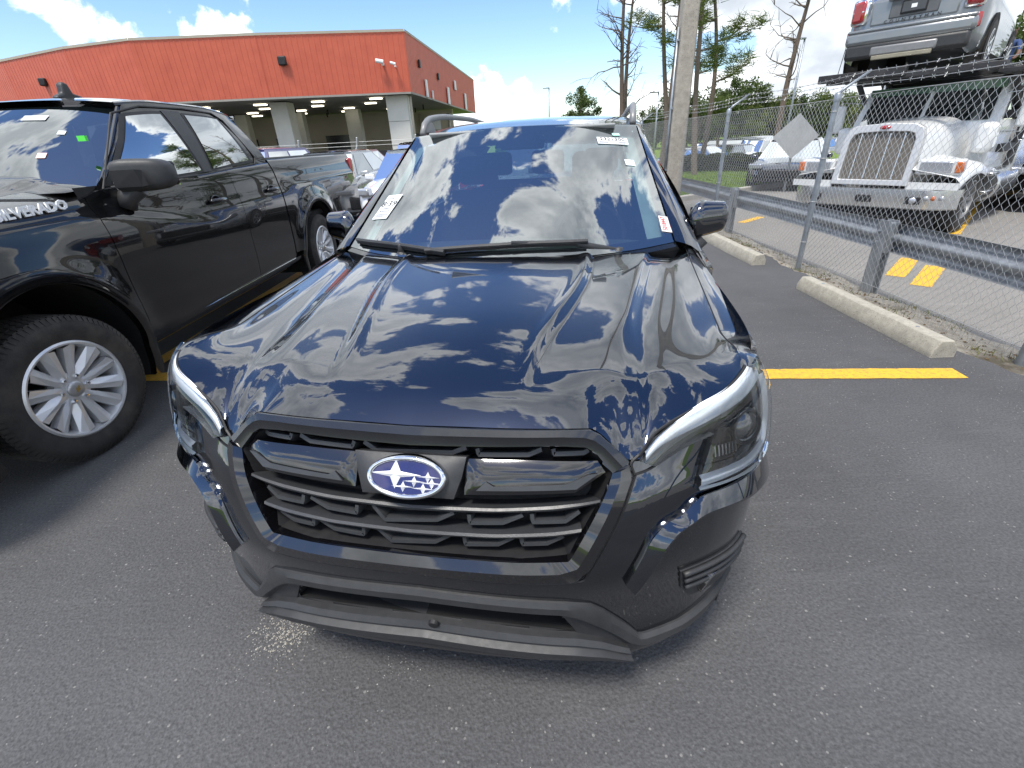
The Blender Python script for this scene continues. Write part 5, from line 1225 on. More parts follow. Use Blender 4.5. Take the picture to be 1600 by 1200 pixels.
# hood and fenders
def hood_s(a,t):
    hw=.56+.22*t; z=1.62+.10*t; y=.20+1.35*t; w=a*pi/2
    x=hw*(abs(sin(w))**.55)*(1 if a>0 else -1); zz_=z-.86*(1-abs(cos(w))**.5) if abs(a)<1 else z-.86
    return Vector((x,y,zz_))
MB().grid([[hood_s(a,t) for a in np.linspace(-1,1,29)] for t in np.linspace(0,1,10)]).build('hood',SW,semi,smooth=True)
for sg in (-1,1):
    G=[]
    for t in np.linspace(0,1,18):
        y=.06+1.25*t; z=.74+.32*sin(pi*min(1,.12+.62*t))**.8; x0=.50+.12*t; G.append([Vector((sg*x0,y,z+.12)),Vector((sg*.85,y,z+.06)),Vector((sg*1.12,y,z)),Vector((sg*1.19,y,z-.07)),Vector((sg*1.19,y+.0,z-.16))])
    MB().grid([[Vector((sg*x,.05,z)) for x in (.54,.8,1.05,1.19)] for z in (.72,.82)]).build('fender_nose',SW,semi)
    MB().grid(G).build('fender',SW,semi,smooth=True,angle=60)
    hp=sbox('headlamp_pod',(sg*.86,.20,1.03),(.56,.22,.22),SW,semi,.03)
    sbox('headlamp',(sg*.83,.085,1.03),(.40,.03,.15),HEADL,hp,.01); sbox('turn_marker',(sg*1.11,.11,1.03),(.09,.09,.15),AMBER,hp,.015)
    # front wheel
    wheel('wheel',semi,(sg*1.02,.98,.50),sg,.50,.28,.29,RUBBER,SILVER,8)
    wheel('wheel',semi,(sg*1.0,5.6,.50),sg,.50,.50,.29,RUBBER,SCH,8); wheel('wheel',semi,(sg*1.0,6.8,.50),sg,.50,.50,.29,RUBBER,SCH,8)
    # steps, tank, door mirror, cab side
    MB().lathe([(0,0),(.27,0),(.30,.03),(.30,1.2),(.27,1.23),(0,1.23)],24,frame((sg*.93,2.2,.62),(1,0,0),(0,0,1),(0,1,0))).build('fuel_tank',SCH,semi,smooth=True,angle=40)
    for k in range(2): sbox('step',(sg*1.12,1.80,.55+.28*k),(.18,.42,.05),SCH,semi,.01)
    mm=empty('mirror'); mm.parent=semi
    MB().tube([(sg*1.0,1.75,2.0),(sg*1.32,1.62,2.02),(sg*1.32,1.62,1.45),(sg*1.0,1.75,1.45)],.016,6).build('mirror_arm',SCH,mm)
    MB().box((sg*1.33,1.63,1.74),(.20,.08,.46)).build('mirror_head',SW,mm,bevel=.03)
    MB().tube([(sg*1.02,2.7,.8),(sg*1.02,2.7,2.6)],.07,12).build('exhaust_stack',SCH,semi,smooth=True)
    MB().box((sg*1.0,1.35,1.38),(.26,.30,.44)).build('air_cleaner',SW,semi,bevel=.08)
    MB().add([Vector((sg*1.06,1.72,1.62)),Vector((sg*1.06,2.48,1.62)),Vector((sg*1.03,2.48,2.12)),Vector((sg*1.03,1.95,2.12))],[(0,1,2,3)]).build('side_window',TINT,semi)
# cab
cv=[(-1.05,1.55,.75),(1.05,1.55,.75),(1.05,2.65,.75),(-1.05,2.65,.75),(-1.05,1.55,1.58),(1.05,1.55,1.58),(1.05,2.65,1.58),(-1.05,2.65,1.58),(-1.0,1.92,2.20),(1.0,1.92,2.20),(1.0,2.65,2.24),(-1.0,2.65,2.24)]
MB().add([Vector(q) for q in cv],[(0,1,2,3),(0,1,5,4),(1,2,6,5),(2,3,7,6),(3,0,4,7),(4,5,9,8),(5,6,10,9),(6,7,11,10),(7,4,8,11),(8,9,10,11)]).build('cab',SW,semi,bevel=.05)
def wsq(u,v,o=.012): a=Vector((-1.02+2.04*u,1.55,1.60)); b=Vector((-.97+1.94*u,1.91,2.18)); return a+(b-a)*v+Vector((0,-.86,.5))*o
MB().grid([[wsq(u,v) for u in np.linspace(.05,.95,6)] for v in (.05,.95)]).build('windscreen',glass('truck_windscreen',(.10,.15,.13),.22,.5),semi)
MB().box(wsq(.5,.5,.025),(.05,.03,.62),Matrix.Rotation(-.53,3,'X')).build('windscreen_post',SW,semi,bevel=.008)
MB().grid([[wsq(u,v,.03)+Vector((0,-.10*(v-.8)*5,0)) for u in np.linspace(.02,.98,6)] for v in (.80,1.0)]).build('sun_visor',mat('green_visor',(.03,.10,.05),.3,0,.1,9,coat=.5),semi)
for x in (-.5,.5): MB().tube([wsq(.5+x*.35,.08,.03),wsq(.5+x*.35+.18,.5,.03)],.008,5).build('wiper',TRIM,semi)
# head rack over the cab and the trailer frame behind it
RK=mat('rack_dark_steel',(.035,.035,.037),.6,.3,.3,8,dirt=.2)
for sg in (-1,1):
    sbox('rack_rail',(sg*.85-.1,4.4,2.36),(.22,7.4,.10),RK,semi,.01)
    MB().tube([(sg*1.08,2.75,.9),(sg*1.08,2.75,2.4)],.06,8).build('rack_post',RK,semi); MB().tube([(sg*1.08,7.6,.8),(sg*1.08,7.6,2.4)],.06,8).build('rack_post',RK,semi)
    MB().tube([(sg*1.05,1.45,2.30),(sg*1.08,2.75,1.5)],.045,8).build('rack_brace',RK,semi)
    MB().tube([(sg*1.08,7.6,2.3),(sg*1.08,5.0,1.1)],.045,8).build('rack_brace',RK,semi)
for y in (.75,2.2,3.6,5.0,6.4,7.8): sbox('rack_cross_member',(-.1,y,2.33),(2.35,.16,.09),RK,semi,.01)
sbox('rack_nose',(-.75,.66,2.38),(1.3,.10,.12),RK,semi,.01); sbox('chassis_rail',(0,5.0,.75),(1.0,7.5,.22),RK); 
MB().tube([(-1.22,.9,2.4),(-1.16,.95,3.35)],.006,5).build('whip_aerial',RK,semi)
sbox('catwalk',(1.12,4.6,2.28),(.45,6.8,.05),RK,semi,.005)
for y in (2.4,4.2,6.0,7.8): MB().tube([(1.33,y,2.3),(1.33,y,2.55)],.018,6).build('catwalk_stanchion',RK,semi)
for y in (3.1,3.9,4.7): MB().tube([(1.05,y,.8),(1.05,y+.35,2.3)],.05,6).build('ladder_beam',RK,semi)
for z in (1.2,1.7): sbox('side_beam',(1.08,4.6,z),(.10,5.2,.12),RK,semi,.01)
sbox('lower_deck',(0,6.0,1.15),(2.2,5.0,.10),RK,semi,.01); sbox('tool_locker',(1.0,3.3,1.0),(.35,.8,.6),SCH,semi,.02); sbox('headboard',(0,2.85,1.7),(2.1,.08,1.2),RK,semi,.01)
# ---- small grey crossover on the rack, tail towards us
MG=mat('hatch_grey_paint',(.20,.215,.225),.32,.35,.06,5,coat=1)
mw=Matrix.Translation(SO)@Matrix.Rotation(SH_,4,'Z')
mini=make_car('grey_hatchback','small grey crossover riding on top of the white truck, tail lamps facing out','car',None,MG,(0,0,0),0,4.30,1.84,1.60,'mini',parts=False)
mini.matrix_world=mw@Matrix.Translation((-.80,5.05,2.34))@Matrix.Rotation(pi-RAD(-7),4,'Z')
Lm=4.30
def mb_(name,c,d,m,par=mini,bev=.02,rot=None): return MB().box((c[0],Lm+c[1],c[2]),d,rot).build(name,m,par,bevel=bev)
for sg in (-1,1):
    tl=mb_('tail_lamp',(sg*.71,-.035,.93),(.25,.16,.36),CHROME,mini,.05,Matrix.Rotation(-sg*.35,3,'Z')); mb_('lamp_lens',(sg*.715,-.010,.93),(.205,.16,.30),REDLENS,tl,.045,Matrix.Rotation(-sg*.35,3,'Z'))
    for dz in (-.08,.0,.08): mb_('lamp_bar',(sg*.73,.07-.02,.93+dz),(.17,.03,.022),AMBER if False else CHROME,tl,.005,Matrix.Rotation(-sg*.35,3,'Z')) if dz==0 else None
    mb_('reflector',(sg*.80,-.06,.60),(.09,.10,.18),REDLENS,mini,.02,Matrix.Rotation(-sg*.4,3,'Z'))
    MB().lathe([(.055,0),(.055,.05),(.042,.05),(.042,.0)],20,frame((sg*.62,Lm+.02,.34),(1,0,0),(0,0,1),(0,1,0))).build('exhaust_tip',RK,mini,smooth=True,angle=40)
mb_('tail_panel',(0,-.05,.88),(1.16,.12,.38),MG,mini,.05)
mb_('tailgate_recess',(0,.010,.90),(.62,.03,.24),mat('hatch_recess',(.10,.105,.11),.5),mini,.02); mb_('number_plate_frame',(0,.03,.90),(.33,.025,.17),DARKP,mini,.01); mb_('number_plate',(0,.044,.90),(.29,.01,.13),mat('temporary_plate',(.06,.065,.07),.5),mini,.006); mb_('plate_print',(0,.051,.90),(.07,.004,.05),PAPER,mini,.0)
mb_('tailgate_handle',(0,.03,1.035),(.72,.07,.05),MG,mini,.02)
mb_('rear_bumper',(0,.03,.56),(1.66,.16,.20),MG,mini,.06); mb_('bumper_step',(0,.06,.66),(1.62,.10,.05),MG,mini,.02); mb_('lower_cladding',(0,.02,.38),(1.60,.16,.22),MATTE,mini,.05)
mb_('skid_plate',(0,.09,.36),(.86,.06,.13),SILVER,mini,.025); mb_('skid_vent',(0,.095,.27),(.78,.05,.06),mat('skid_tan',(.25,.23,.17),.6),mini,.01)
text_mesh('COUNTRYMAN',.065,'tailgate_letters',RK,mini,frame((0,Lm+.016,.745),(-1,0,0),(0,0,1),(0,1,0)),spacing=1.9,extrude=.003)
# ---- two people on the truck's catwalk
SKIN=mat('skin_brown',(.13,.065,.04),.55,0,.1,20); HAIR=mat('dark_hair',(.012,.01,.009),.8)
def person(loc,rz,label,joints,shirt,pants,cap=None):
    """joints: dict name->(x,y,z); one skinned body, coloured by region"""
    r=empty('person',loc,rz,label,'person')
    J=joints; names=list(J); idx={n:i for i,n in enumerate(names)}
    E_=[('pelvis','waist'),('waist','chest'),('chest','neck'),('neck','head0'),('head0','head1'),('chest','shL'),('shL','elL'),('elL','haL'),('haL','fiL'),('chest','shR'),('shR','elR'),('elR','haR'),('haR','fiR'),('pelvis','hipL'),('hipL','knL'),('knL','anL'),('anL','toL'),('pelvis','hipR'),('hipR','knR'),('knR','anR'),('anR','toR')]
    rad={'pelvis':.135,'waist':.125,'chest':.155,'neck':.055,'head0':.085,'head1':.092,'shL':.065,'shR':.065,'elL':.045,'elR':.045,'haL':.034,'haR':.034,'fiL':.03,'fiR':.03,'hipL':.095,'hipR':.095,'knL':.065,'knR':.065,'anL':.045,'anR':.045,'toL':.04,'toR':.04}
    me=bpy.data.meshes.new('body'); me.from_pydata([J[n] for n in names],[(idx[a],idx[b]) for a,b in E_],[]); o=link('body',me,None,r)
    o.modifiers.new('skin','SKIN'); sv_=me.skin_vertices[0].data
    for i,n in enumerate(names): sv_[i].radius=(rad[n],rad[n]*.85); sv_[i].use_root=(n=='pelvis')
    s_=o.modifiers.new('sub','SUBSURF'); s_.levels=2; s_.render_levels=2
    dg=bpy.context.evaluated_depsgraph_get(); dg.update(); m2=bpy.data.meshes.new_from_object(o.evaluated_get(dg)); o.modifiers.clear(); o.data=m2; m2.materials.clear()
    for m in (SKIN,shirt,pants,HAIR,DARKP): m2.materials.append(m)
    seg=[(a,b) for a,b in E_]; reg={'pelvis':2,'hip':2,'kn':2,'an':4}
    def region(c):
        best=(9,None)
        for a,b in seg:
            A,B=Vector(J[a]),Vector(J[b]); t=max(0,min(1,(c-A).dot(B-A)/max(1e-9,(B-A).length_squared))); d=(c-A-(B-A)*t).length
            if d<best[0]: best=(d,(a,b,t))
        a,b,t=best[1]
        if b in('head0','head1') : return 3 if c.z>Vector(J['head1']).z+.02 or (b=='head1' and c.y>J['head1'][1]+.03) else 0
        if a=='neck' or b=='neck' and t>.75: return 0
        if a[:2]=='el' or b[:2]=='ha' or b[:2]=='fi': return 0
        if a[:2]=='sh' and t>.75: return 0
        if a in('pelvis',) and b=='waist' and t<.3 or a[:3]=='hip' or b[:3]=='hip' or b[:2]=='an': return 2
        if b[:2]=='to': return 4
        return 1
    for p_ in m2.polygons: p_.material_index=region(p_.center); p_.use_smooth=True
    h=Vector(J['head1'])
    for sg in (-1,1): MB().lathe([(0,.01),(.012,.006),(.014,0)],10,frame(h+Vector((sg*.032,-.083,.0)),(1,0,0),(0,0,1),(0,-1,0))).build('eye',HAIR,r)
    MB().tube([h+Vector((0,-.075,.02)),h+Vector((0,-.108,-.03)),h+Vector((0,-.08,-.04))],[.010,.016,.008],6).build('nose',SKIN,r,smooth=True)
    for sg in (-1,1): MB().box(h+Vector((sg*.088,.0,-.01)),(.018,.04,.055)).build('ear',SKIN,r,bevel=.006)
    return r
def pose(lean=0.,aL=((.30,-.10,1.15),(.34,-.28,1.05),(.34,-.36,1.03)),aR=((-.30,-.10,1.15),(-.34,-.28,1.05),(-.34,-.36,1.03))):
    y=lambda z:-lean*(z-.9)
    return dict(pelvis=(0,0,.95),waist=(0,y(1.08),1.08),chest=(0,y(1.32),1.32),neck=(0,y(1.5),1.50),head0=(0,y(1.58)-.01,1.58),head1=(0,y(1.68)-.02,1.68),shL=(.19,y(1.42),1.42),elL=aL[0],haL=aL[1],fiL=aL[2],shR=(-.19,y(1.42),1.42),elR=aR[0],haR=aR[1],fiR=aR[2],hipL=(.10,0,.90),knL=(.11,-.04,.50),anL=(.12,.02,.09),toL=(.13,-.14,.04),hipR=(-.10,0,.90),knR=(-.11,-.02,.50),anR=(-.12,.03,.09),toR=(-.13,-.13,.04))
def at_depth(u,v,dep): d=ray(u,v); return Vector((d.x*dep,d.y*dep,CAM_H+d.z*dep))
q=at_depth(1588,44,11.6); feet2=Vector((q.x,q.y,q.z-1.70)); q1=at_depth(1557,24,10.6); feet1=Vector((q1.x,q1.y,q1.z-1.70))
person(feet1,RAD(-35),'person with dark hair and pale top half hidden beside the grey crossover',pose(.15),mat('pale_shirt',(.45,.47,.48),.8),mat('grey_trousers',(.10,.10,.11),.85))
person(feet2,RAD(-70),'person in blue shirt and dark trousers reaching towards the grey crossover',pose(.05,aR=((-.36,-.22,1.42),(-.40,-.46,1.40),(-.40,-.54,1.40))),mat('blue_shirt',(.03,.06,.16),.8,0,.2,20),mat('navy_trousers',(.02,.025,.04),.85))
for f_,k in ((feet1,1),(feet2,2)):
    ln=mw.inverted()@f_; MB().box((ln.x,ln.y,ln.z-.02),(.6,.6,.04)).build('work_platform',RK,semi); MB().tube([(ln.x+.25,ln.y,.75),(ln.x+.25,ln.y,ln.z-.02)],.03,6).build('platform_leg',RK,semi)

# ================================================================ red auction hall
def redm():
    b=NB('red_ribbed_cladding'); c=b.mix(b.ramp(b.noise(1.2,6,.6),.3,.7),(.47,.090,.048),(.55,.115,.062)); b.p(Base_Color=c,Roughness=.5); return b.m
REDM=redm(); SOF=mat('soffit_grey',(.30,.29,.26),.9,0,.06,2); PIER=mat('pier_paint_cream',(.60,.59,.54),.8,0,.05,.8,dirt=.10); WALLB=mat('hall_wall_cream',(.40,.37,.30),.85,0,.06,1); DKW=mat('dark_doorway',(.02,.022,.025),.25)
hall=empty('auction_hall',(-7.2,40.4,0),0,'long red-clad hall with open lit bay and cream piers','building')
HP=[(-7.2,40.4),(-17,39.0),(-25.3,38.4),(-31,39.8),(-38.7,43),(-52,51)]; O=Vector((-7.2,40.4,0))
ZB,ZT=5.0,8.66
def ribs(a,b,name,step=.38):
    """ribbed metal fascia between two plan points"""
    a=Vector((*a,0))-O; b=Vector((*b,0))-O; d=b-a; Ln=d.length; d/=Ln; nrm=Vector((d.y,-d.x,0)); 
    if nrm.dot(Vector((0,-1,0)) if abs(d.x)>abs(d.y) else Vector((1,0,0)))<0: nrm=-nrm
    row=[];x=0.
    while x<Ln:
        for o,h in ((0,0),(.05,.0),(.07,.02),(.13,.02),(.15,0)): row.append(a+d*min(Ln,x+o)+nrm*h)
        x+=step
    row.append(b); MB().grid([[q+Vector((0,0,ZB)) for q in row],[q+Vector((0,0,ZT)) for q in row]]).build(name,REDM,hall)
    MB().grid([[a+nrm*.06+Vector((0,0,z)),b+nrm*.06+Vector((0,0,z))] for z in (ZT-.05,ZT+.10)]).build('roof_flashing',WALLB,hall); MB().grid([[a+nrm*.05+Vector((0,0,z)),b+nrm*.05+Vector((0,0,z))] for z in (ZB-.10,ZB+.02)]).build('fascia_trim',SOF,hall)
for a,b in zip(HP[:-1],HP[1:]): ribs(a,b,'red_fascia')
RC=(-4.6,72.); ribs((-7.2,40.4),RC,'red_fascia')
V=[Vector((x,y,ZB))-O for x,y in HP]+[Vector((-52,72,ZB))-O,Vector((*RC,ZB))-O]; MB().add(V,[tuple(range(len(V)))]).build('soffit',SOF,hall)
V=[Vector((v.x,v.y,ZT)) for v in V]; MB().add(V,[tuple(range(len(V)))]).build('roof',SOF,hall)
def hb(name,x0,x1,y0,y1,z0,z1,m,par=hall,bev=0.): return MB().box(Vector(((x0+x1)/2,(y0+y1)/2,(z0+z1)/2))-O,(abs(x1-x0),abs(y1-y0),abs(z1-z0))).build(name,m,par,bevel=bev)
hb('pier',-9.3,-7.7,41.0,42.2,0,ZB-.1,PIER)
for z in (1.6,3.2): hb('pier_joint',-9.31,-7.69,40.985,41.0,z,z+.04,SOF)
MB().tube([Vector((-7.45,41.0,z))-O for z in (0,4.2,4.8)],.10,8).build('downpipe',WALLB,hall,smooth=True)
for x in (-17,-26,-35): hb('pier',x-1.3,x,41.4,42.8,0,ZB-.1,PIER)
hb('rear_wall',-52,-12.2,58,58.4,0,ZB-.1,WALLB)
for x in (-15.,-20.5,-26,-31.5,-37): hb('pier',x-.9,x+.4,52,53,0,ZB-.1,PIER)
for k,x in enumerate((-18,-23.5,-29,-34.5)): hb('bay_door',x-2.2,x+1.2,57.7,57.95,0,2.9,DKW)
# office block under the far end
hb('office_wall',-12.2,-6.4,60,60.4,0,ZB-.1,mat('office_cream',(.55,.50,.38),.8,0,.05,1)); hb('office_window',-11.4,-10.2,59.7,59.95,.9,2.7,DKW); hb('office_door',-8.6,-7.4,59.7,59.95,0,2.6,DKW)
hb('office_sign',-9.5,-7.8,59.5,59.7,3.0,4.2,PAPER)
text_mesh('OFFICE',.42,'sign_print',INKGREY,hall,frame(Vector((-8.65,59.47,3.75))-O,(1,0,0),(0,0,1),(0,-1,0))) if False else None
for x in (-10.0,-6.8): MB().tube([Vector((x,59.6,0))-O,Vector((x,59.6,4.6))-O],.14,8).build('pipe_column',WALLB,hall,smooth=True)
LAMP=mat('bay_light',(1.,.93,.75),.5,emit=3.5)
for j,y in enumerate((43,47,51,55)):
    for i in range(7):
        x=-10.5-4.6*i-(1.5 if j%2 else 0); MB().box(Vector((x,y,ZB-.08))-O,(.95,.34,.07)).build('bay_light',LAMP,hall)
        MB().box(Vector((x+2.2,y+1,ZB-.25))-O,(.12,.12,.4)).build('sprinkler_drop',DARKP,hall) if i%2==0 else None
hb('wall_lamp',-15.9,-15.3,39.0-.1,39.1,6.85,7.4,DARKP,hall,.08); hb('wall_lamp',-34.7,-34.2,40.9,41.3,6.7,7.2,DARKP,hall,.08)
def cctv(x,y,z,s):
    c=Vector((x,y,z))-O; r_=MB().box(c+Vector((0,0,-.12)),(.14*s,.3,.16*s)).build('camera_bracket',PAPER,hall,bevel=.02); MB().tube([c+Vector((-.4*s,-.35,.08)),c+Vector((.12*s,-.30,-.02))],.13*s,10).build('camera_body',PAPER,r_,smooth=True,angle=40)
cctv(-8.9,40.0,6.85,1.); cctv(-8.05,40.1,6.7,.7)
for y,z,m,w,h in ((43.5,7.1,DARKP,.5,.5),(50,6.9,DARKP,.5,.5),(45,5.6,PAPER,.7,1.2),(47,5.3,PAPER,.3,.6),(54,5.7,PAPER,1.2,1.4),(58,6.9,PAPER,1.2,.8),(64,5.8,PAPER,1.6,1.6)):
    f=(y-40.4)/(72-40.4); x=-7.2+2.6*f; hb('wall_lamp' if m is DARKP else 'wall_sign',x+.06,x+.16,y-w/2,y+w/2,z-h/2,z+h/2,m)
# dark screened fence before the hall
sf=empty('screen_fence',(-12,27,0),0,'low fence with dark windscreen cloth before the red hall','fence')
MB().grid([[Vector((x,0,z)) for x in np.linspace(-26,10,19)] for z in (.0,1.35)]).build('dark_cloth',mat('black_mesh_cloth',(.02,.02,.021),.9),sf)
for x in np.arange(-26,11,3.):
    MB().tube([(x,-.03,0),(x,-.03,1.5),(x+.06,-.03,1.62),(x+.16,-.18,2.0)],.035,6).build('post',SW,sf)
for z in (1.62,1.8): MB().tube([(-26,-.08,z),(10,-.08,z)],.008,4).build('barbed_wire',WIRE,sf)

# ================================================================ planting
LEAFM=[]
def leafm(name,c0,c1):
    b=NB(name); c=b.mix(b.ramp(b.noise(.9,3,.6),.3,.7),c0,c1); oi=b.n('ShaderNodeObjectInfo').outputs['Random']; c=b.mix(b.ramp(oi,0,1,0,.3),c,tuple(x*.6 for x in c0))
    b.p(Base_Color=c,Roughness=.6,Specular_IOR_Level=.3); tr=b.n('ShaderNodeBsdfTranslucent',{0:c}); ms=b.n('ShaderNodeMixShader',{0:.25}); b.t.links.new(b.b.outputs[0],ms.inputs[1]); b.t.links.new(tr.outputs[0],ms.inputs[2]); b.t.links.new(ms.outputs[0],b.o.inputs[0]); return b.m
LG=leafm('leaf_green',(.045,.075,.018),(.10,.135,.035)); LY=leafm('leaf_yellow_green',(.09,.12,.025),(.17,.20,.05)); LP=leafm('pine_needles',(.07,.11,.02),(.17,.22,.045)); LH=leafm('hedge_leaf',(.028,.042,.010),(.07,.085,.022))
BARK=concretem('tree_bark',(.16,.125,.095),1.2); DEADB=concretem('dead_bark',(.15,.115,.09),1.2)
def leaves(pts,s0,s1,rng):
    n=len(pts); V=np.zeros((n*4,3)); d=rng.normal(size=(n,3)); d/=np.linalg.norm(d,axis=1)[:,None]; e=np.cross(d,rng.normal(size=(n,3))); e/=np.linalg.norm(e,axis=1)[:,None]; s=rng.uniform(s0,s1,(n,1))
    V[0::4]=pts-d*s; V[1::4]=pts+e*s*.5; V[2::4]=pts+d*s; V[3::4]=pts-e*s*.5
    return V,[(4*i,4*i+1,4*i+2,4*i+3) for i in range(n)]
def crown_pts(rng,n,rx,rz_,clumps,zc):
    c=[]
    while len(c)<clumps:
        q=rng.uniform(-1,1,3)
        if .25<np.linalg.norm(q)<1: c.append(q*(rx,rx,rz_))
    c=np.array(c); k=rng.integers(0,clumps,n); r=rng.uniform(.16,.34,clumps)*rx*1.15; o=rng.normal(size=(n,3)); o/=np.linalg.norm(o,axis=1)[:,None]; o*=(rng.uniform(0,1,(n,1))**.45)
    return c[k]+o*r[k][:,None]+np.array((0,0,zc)),c+np.array((0,0,zc))
def broad_tree(seed,h,rx,m,nleaf=5200,leaf=.13):
    rng=np.random.default_rng(seed); pts,cl=crown_pts(rng,nleaf,rx,h*.36,26,h*.60); V,F=leaves(pts,leaf*.6,leaf*1.3,rng); me=bpy.data.meshes.new('crown'); me.from_pydata(V.tolist(),[],F); me.materials.append(m)
    mb=MB().tube([(0,0,0),(.05*rx,0,h*.3),(0,.04*rx,h*.7)],[.045*h*.5,.035*h*.5,.01*h],8)
    for c in cl[::2]: mb.tube([(0,0,h*.28),tuple(c*np.array((.5,.5,.85))),tuple(c)],[.02*h*.5,.012*h*.5,.004*h],5)
    t=MB(); t.v,t.f=mb.v,mb.f; tm=bpy.data.meshes.new('trunk'); tm.from_pydata(mb.v,[],mb.f); tm.materials.append(BARK)
    return me,tm
def put_tree(kind,loc,sc,rz,label,group=None,name='tree',cat_='tree'):
    r=empty(name,loc,rz,label,cat_,group); r.scale=(sc,)*3
    link('crown',kind[0],None,r); link('trunk',kind[1],None,r); return r
KT=[broad_tree(11,6.5,2.6,LG),broad_tree(12,7.5,2.4,LG),broad_tree(13,6.0,2.9,LY),broad_tree(14,7.0,2.7,LG)]
# tree belt beyond the far lot
bel=[]
for i,u in enumerate(range(1010,1345,16)):
    y=58+7*((i*37)%5)/5; q=ony(u,210,y); kk=(i*7)%4 if u<1190 else (2 if i%3 else 0); sc=.74+.22*((i*53)%10)/10
    if u in (1138,1154): sc=1.15
    bel.append((q.x,y,kk,sc))
SIZ=lambda s:'low' if s<.78 else 'middling' if s<.88 else 'tall' if s<1 else 'tallest'
for i,(x,y,k,sc) in enumerate(bel): put_tree(KT[k],(x,y,-.9),sc,i*1.7,f'{SIZ(sc)} '+('leaning ' if i in (12,19) else 'full ' if i in (17,) else '')+('yellow-green' if k==2 else 'round dark green' if k==0 else 'slim dark green' if k==1 else 'broad dark green')+' tree beyond the far lot, '+('left of the pines' if i<5 else 'right of the pines' if i<10 else 'near the diamond sign' if i<16 else 'behind the white truck'),'tree belt beyond the far lot')
for i,(u,y,k,sc) in enumerate(((1566,26,2,.80),(1592,24,0,.95),(1630,25,3,1.0),(1545,32,2,.8))):
    q=ony(u,215,y); put_tree(KT[k],(q.x,y,-.5),sc,i*2.1,['yellow-green bushy tree close behind the hauler trailer','round dark green tree beyond the people on the hauler','broad green tree beyond the black car at the lot edge','yellow-green tree farther off behind the hauler cab'][i],'trees behind the hauler')
q=ony(908,180,52); put_tree(KT[1],(q.x,52,-.2),.82,.6,'lone round leafy tree showing over the suv roof')
# pines with tufted needles
def pine(seed,h,m=LP,bare=.45,dens=1.,lean=0.):
    rng=np.random.default_rng(seed); path=[(lean*z*z/h+.15*sin(z*.6+seed),.12*sin(z*.45+seed*2),z) for z in np.linspace(0,h,14)]
    mb=MB().tube(path,[.115*(1-.85*i/13)+.015 for i in range(14)],8); P=[]
    for z in np.arange(h*bare,h*.99,h*.028/dens):
        i=z/h*13; b0=Vector(path[int(i)]); a=rng.uniform(0,6.28); ln=(h*.20)*(1-.62*(z/h-bare)/(1-bare))*rng.uniform(.5,1.15); up=rng.uniform(.05,.45)
        tip=b0+Vector((cos(a)*ln,sin(a)*ln,ln*up)); md=b0+Vector((cos(a)*ln*.5,sin(a)*ln*.5,ln*up*.3)); mb.tube([b0,md,tip],[.035,.022,.010],4)
        for t in np.linspace(.45,1,5):
            c=b0+(tip-b0)*t+Vector(rng.normal(0,.10*ln,3)); P.append((c,rng.uniform(.28,.5)))
    V=[];F=[]
    for c,s in P:
        for _ in range(60):
            d=Vector(rng.normal(size=3)); d.z=abs(d.z)*.7-.1; d.normalize(); e=d.cross(Vector(rng.normal(size=3))).normalized()*.014; k=len(V); q=c+Vector(rng.normal(0,.12,3)); V+=[q-e,q+e,q+d*s]; F.append((k,k+1,k+2))
    me=bpy.data.meshes.new('needles'); me.from_pydata([tuple(v) for v in V],[],F); me.materials.append(m); tm=bpy.data.meshes.new('trunk'); tm.from_pydata(mb.v,[],mb.f); tm.materials.append(BARK); return me,tm
def dead(seed,h,br=26,spread=.26,start=.25):
    rng=np.random.default_rng(seed); path=[(.2*sin(z*.35+seed),.15*sin(z*.5),z) for z in np.linspace(0,h,12)]; mb=MB().tube(path,[.13*(1-.9*i/11)+.012 for i in range(12)],7)
    for _ in range(br):
        z=rng.uniform(h*start,h*.97); b0=Vector(path[int(z/h*11)])+(Vector(path[min(11,int(z/h*11)+1)])-Vector(path[int(z/h*11)]))*((z/h*11)%1); a=rng.uniform(0,6.28); ln=h*spread*(1-.6*z/h)*rng.uniform(.4,1.1)
        q=b0; d=Vector((cos(a),sin(a),rng.uniform(.1,.8))).normalized(); pts=[b0]
        for s in range(5): d=(d+Vector(rng.normal(0,.22,3))+Vector((0,0,.08))).normalized(); q=q+d*ln/5; pts.append(q)
        mb.tube(pts,[.032,.026,.02,.015,.010,.006],4)
        for _2 in range(4):
            c=pts[rng.integers(2,6)]; dd=(d+Vector(rng.normal(0,.7,3))).normalized(); mb.tube([c,c+dd*ln*.15+Vector((0,0,.03)),c+dd*ln*.32],[.012,.009,.005],3)
    tm=bpy.data.meshes.new('trunk'); tm.from_pydata(mb.v,[],mb.f); tm.materials.append(DEADB); return tm
def put_pine(u,v,y,h,seed,label,**k):
    q=ony(u,v,y); a,b=pine(seed,h,**k); r=empty('pine_tree',(q.x,y,-.3),0,label,'tree','pines beyond the fence'); link('needles',a,None,r); link('trunk',b,None,r)
put_pine(1088,240,21,9.6,3,'tall pine with bare lower trunk right behind the concrete pole',bare=.45,dens=.75,lean=-.12)
put_pine(1101,240,24,9.4,5,'pine with wide tufted boughs just right of the concrete pole',bare=.40,dens=.75,lean=-.1)
put_pine(1036,250,23,9.0,8,'thin half-bare pine left of the concrete pole',bare=.62,dens=.7,lean=-.1)
put_pine(1118,250,33,3.4,9,'short sparse young pine below the pair of pines',bare=.5,dens=.8)
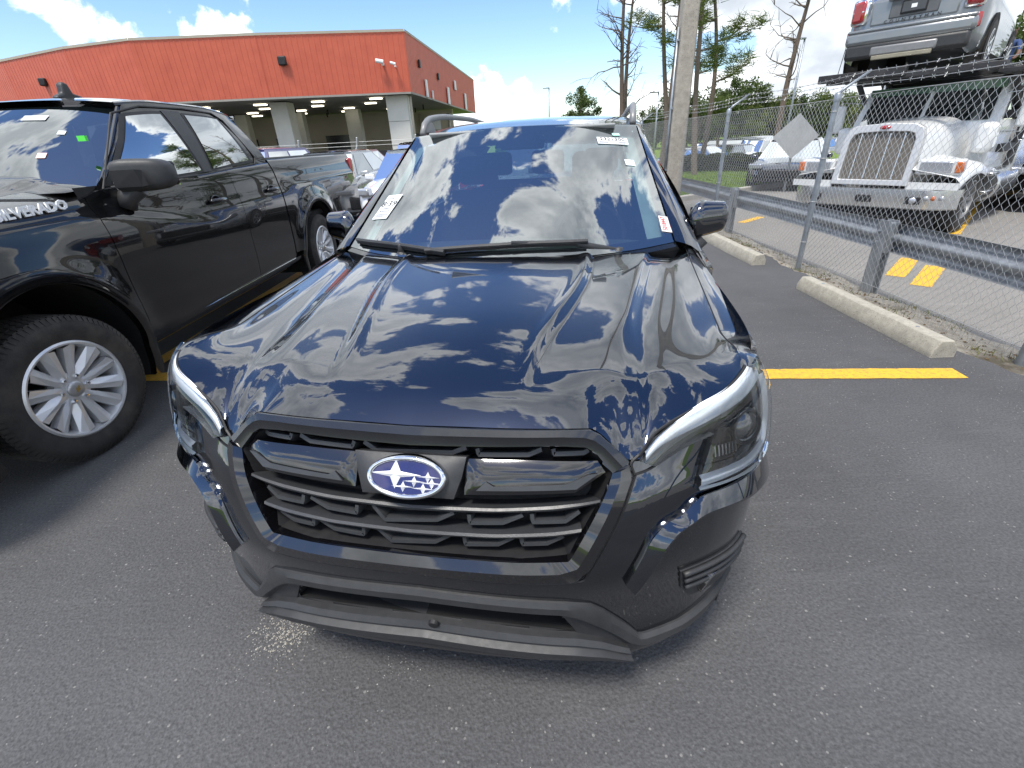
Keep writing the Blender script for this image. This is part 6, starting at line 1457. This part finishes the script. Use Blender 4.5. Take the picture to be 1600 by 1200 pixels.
for u,v,y,h,sd_,lb,kw in ((971,200,25,10.2,21,'leafless tree nearer the suv roof rail, its twigs bushy',{'br':34}),(981,200,26,9.0,22,'leafless tree with slim straight trunk right of the bushy one',{'br':26}),(1219,235,22,8.6,23,'leafless tree with forked top left of the car hauler',{'br':30,'start':.35}),(1035,240,27,8.5,25,'thin leafless tree close left of the concrete pole',{'br':18})):
    q=ony(u,v,y); r=empty('dead_tree',(q.x,y,-.3),0,lb,'tree','leafless trees beyond the fence'); link('trunk_and_branches',dead(sd_,h,**kw),None,r)
# clipped hedge
ha=onz(1046,268,-.12); hb_=onz(1262,268,-.12); rng=np.random.default_rng(5); n=26000; t=rng.uniform(0,1,n); d=(hb_-ha); nn=Vector((-d.y,d.x,0)).normalized()
pts=np.array(ha)[None]+np.array(d)[None]*t[:,None]+np.array(nn)[None]*rng.uniform(-.45,.45,(n,1)); pts[:,2]=-.12+.66*rng.uniform(0,1,n)**.6+.05*np.sin(t*40)
V,F=leaves(pts,.03,.075,rng); hd=empty('hedge',(0,0,0),0,'low clipped green hedge along the lawn','hedge'); me=bpy.data.meshes.new('foliage'); me.from_pydata(V.tolist(),[],F); link('foliage',me,LH,hd)
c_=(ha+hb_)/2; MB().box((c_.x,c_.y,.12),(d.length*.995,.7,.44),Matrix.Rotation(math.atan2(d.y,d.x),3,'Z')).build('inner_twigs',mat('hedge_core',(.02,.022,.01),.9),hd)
# lawn blades near the kerb
n=26000; V=[];F=[]
A0=onz(1080,290,-.10)
for _ in range(n):
    u=random.random(); v=random.random()**1.3; x=4.3+12*u; y=13.9+.61*(x-4.3)+9.5*v; a=random.uniform(0,6.28); h=random.uniform(.03,.09); k=len(V); w=.012
    V+=[(x-w*cos(a),y-w*sin(a),-.10),(x+w*cos(a),y+w*sin(a),-.10),(x+random.gauss(0,.03),y+random.gauss(0,.03),-.10+h)]; F.append((k,k+1,k+2))
tag(mk('lawn_blades',V,F,GRASS,None,False,None,False),'short mown grass behind the concrete kerb','grass',kind='stuff')
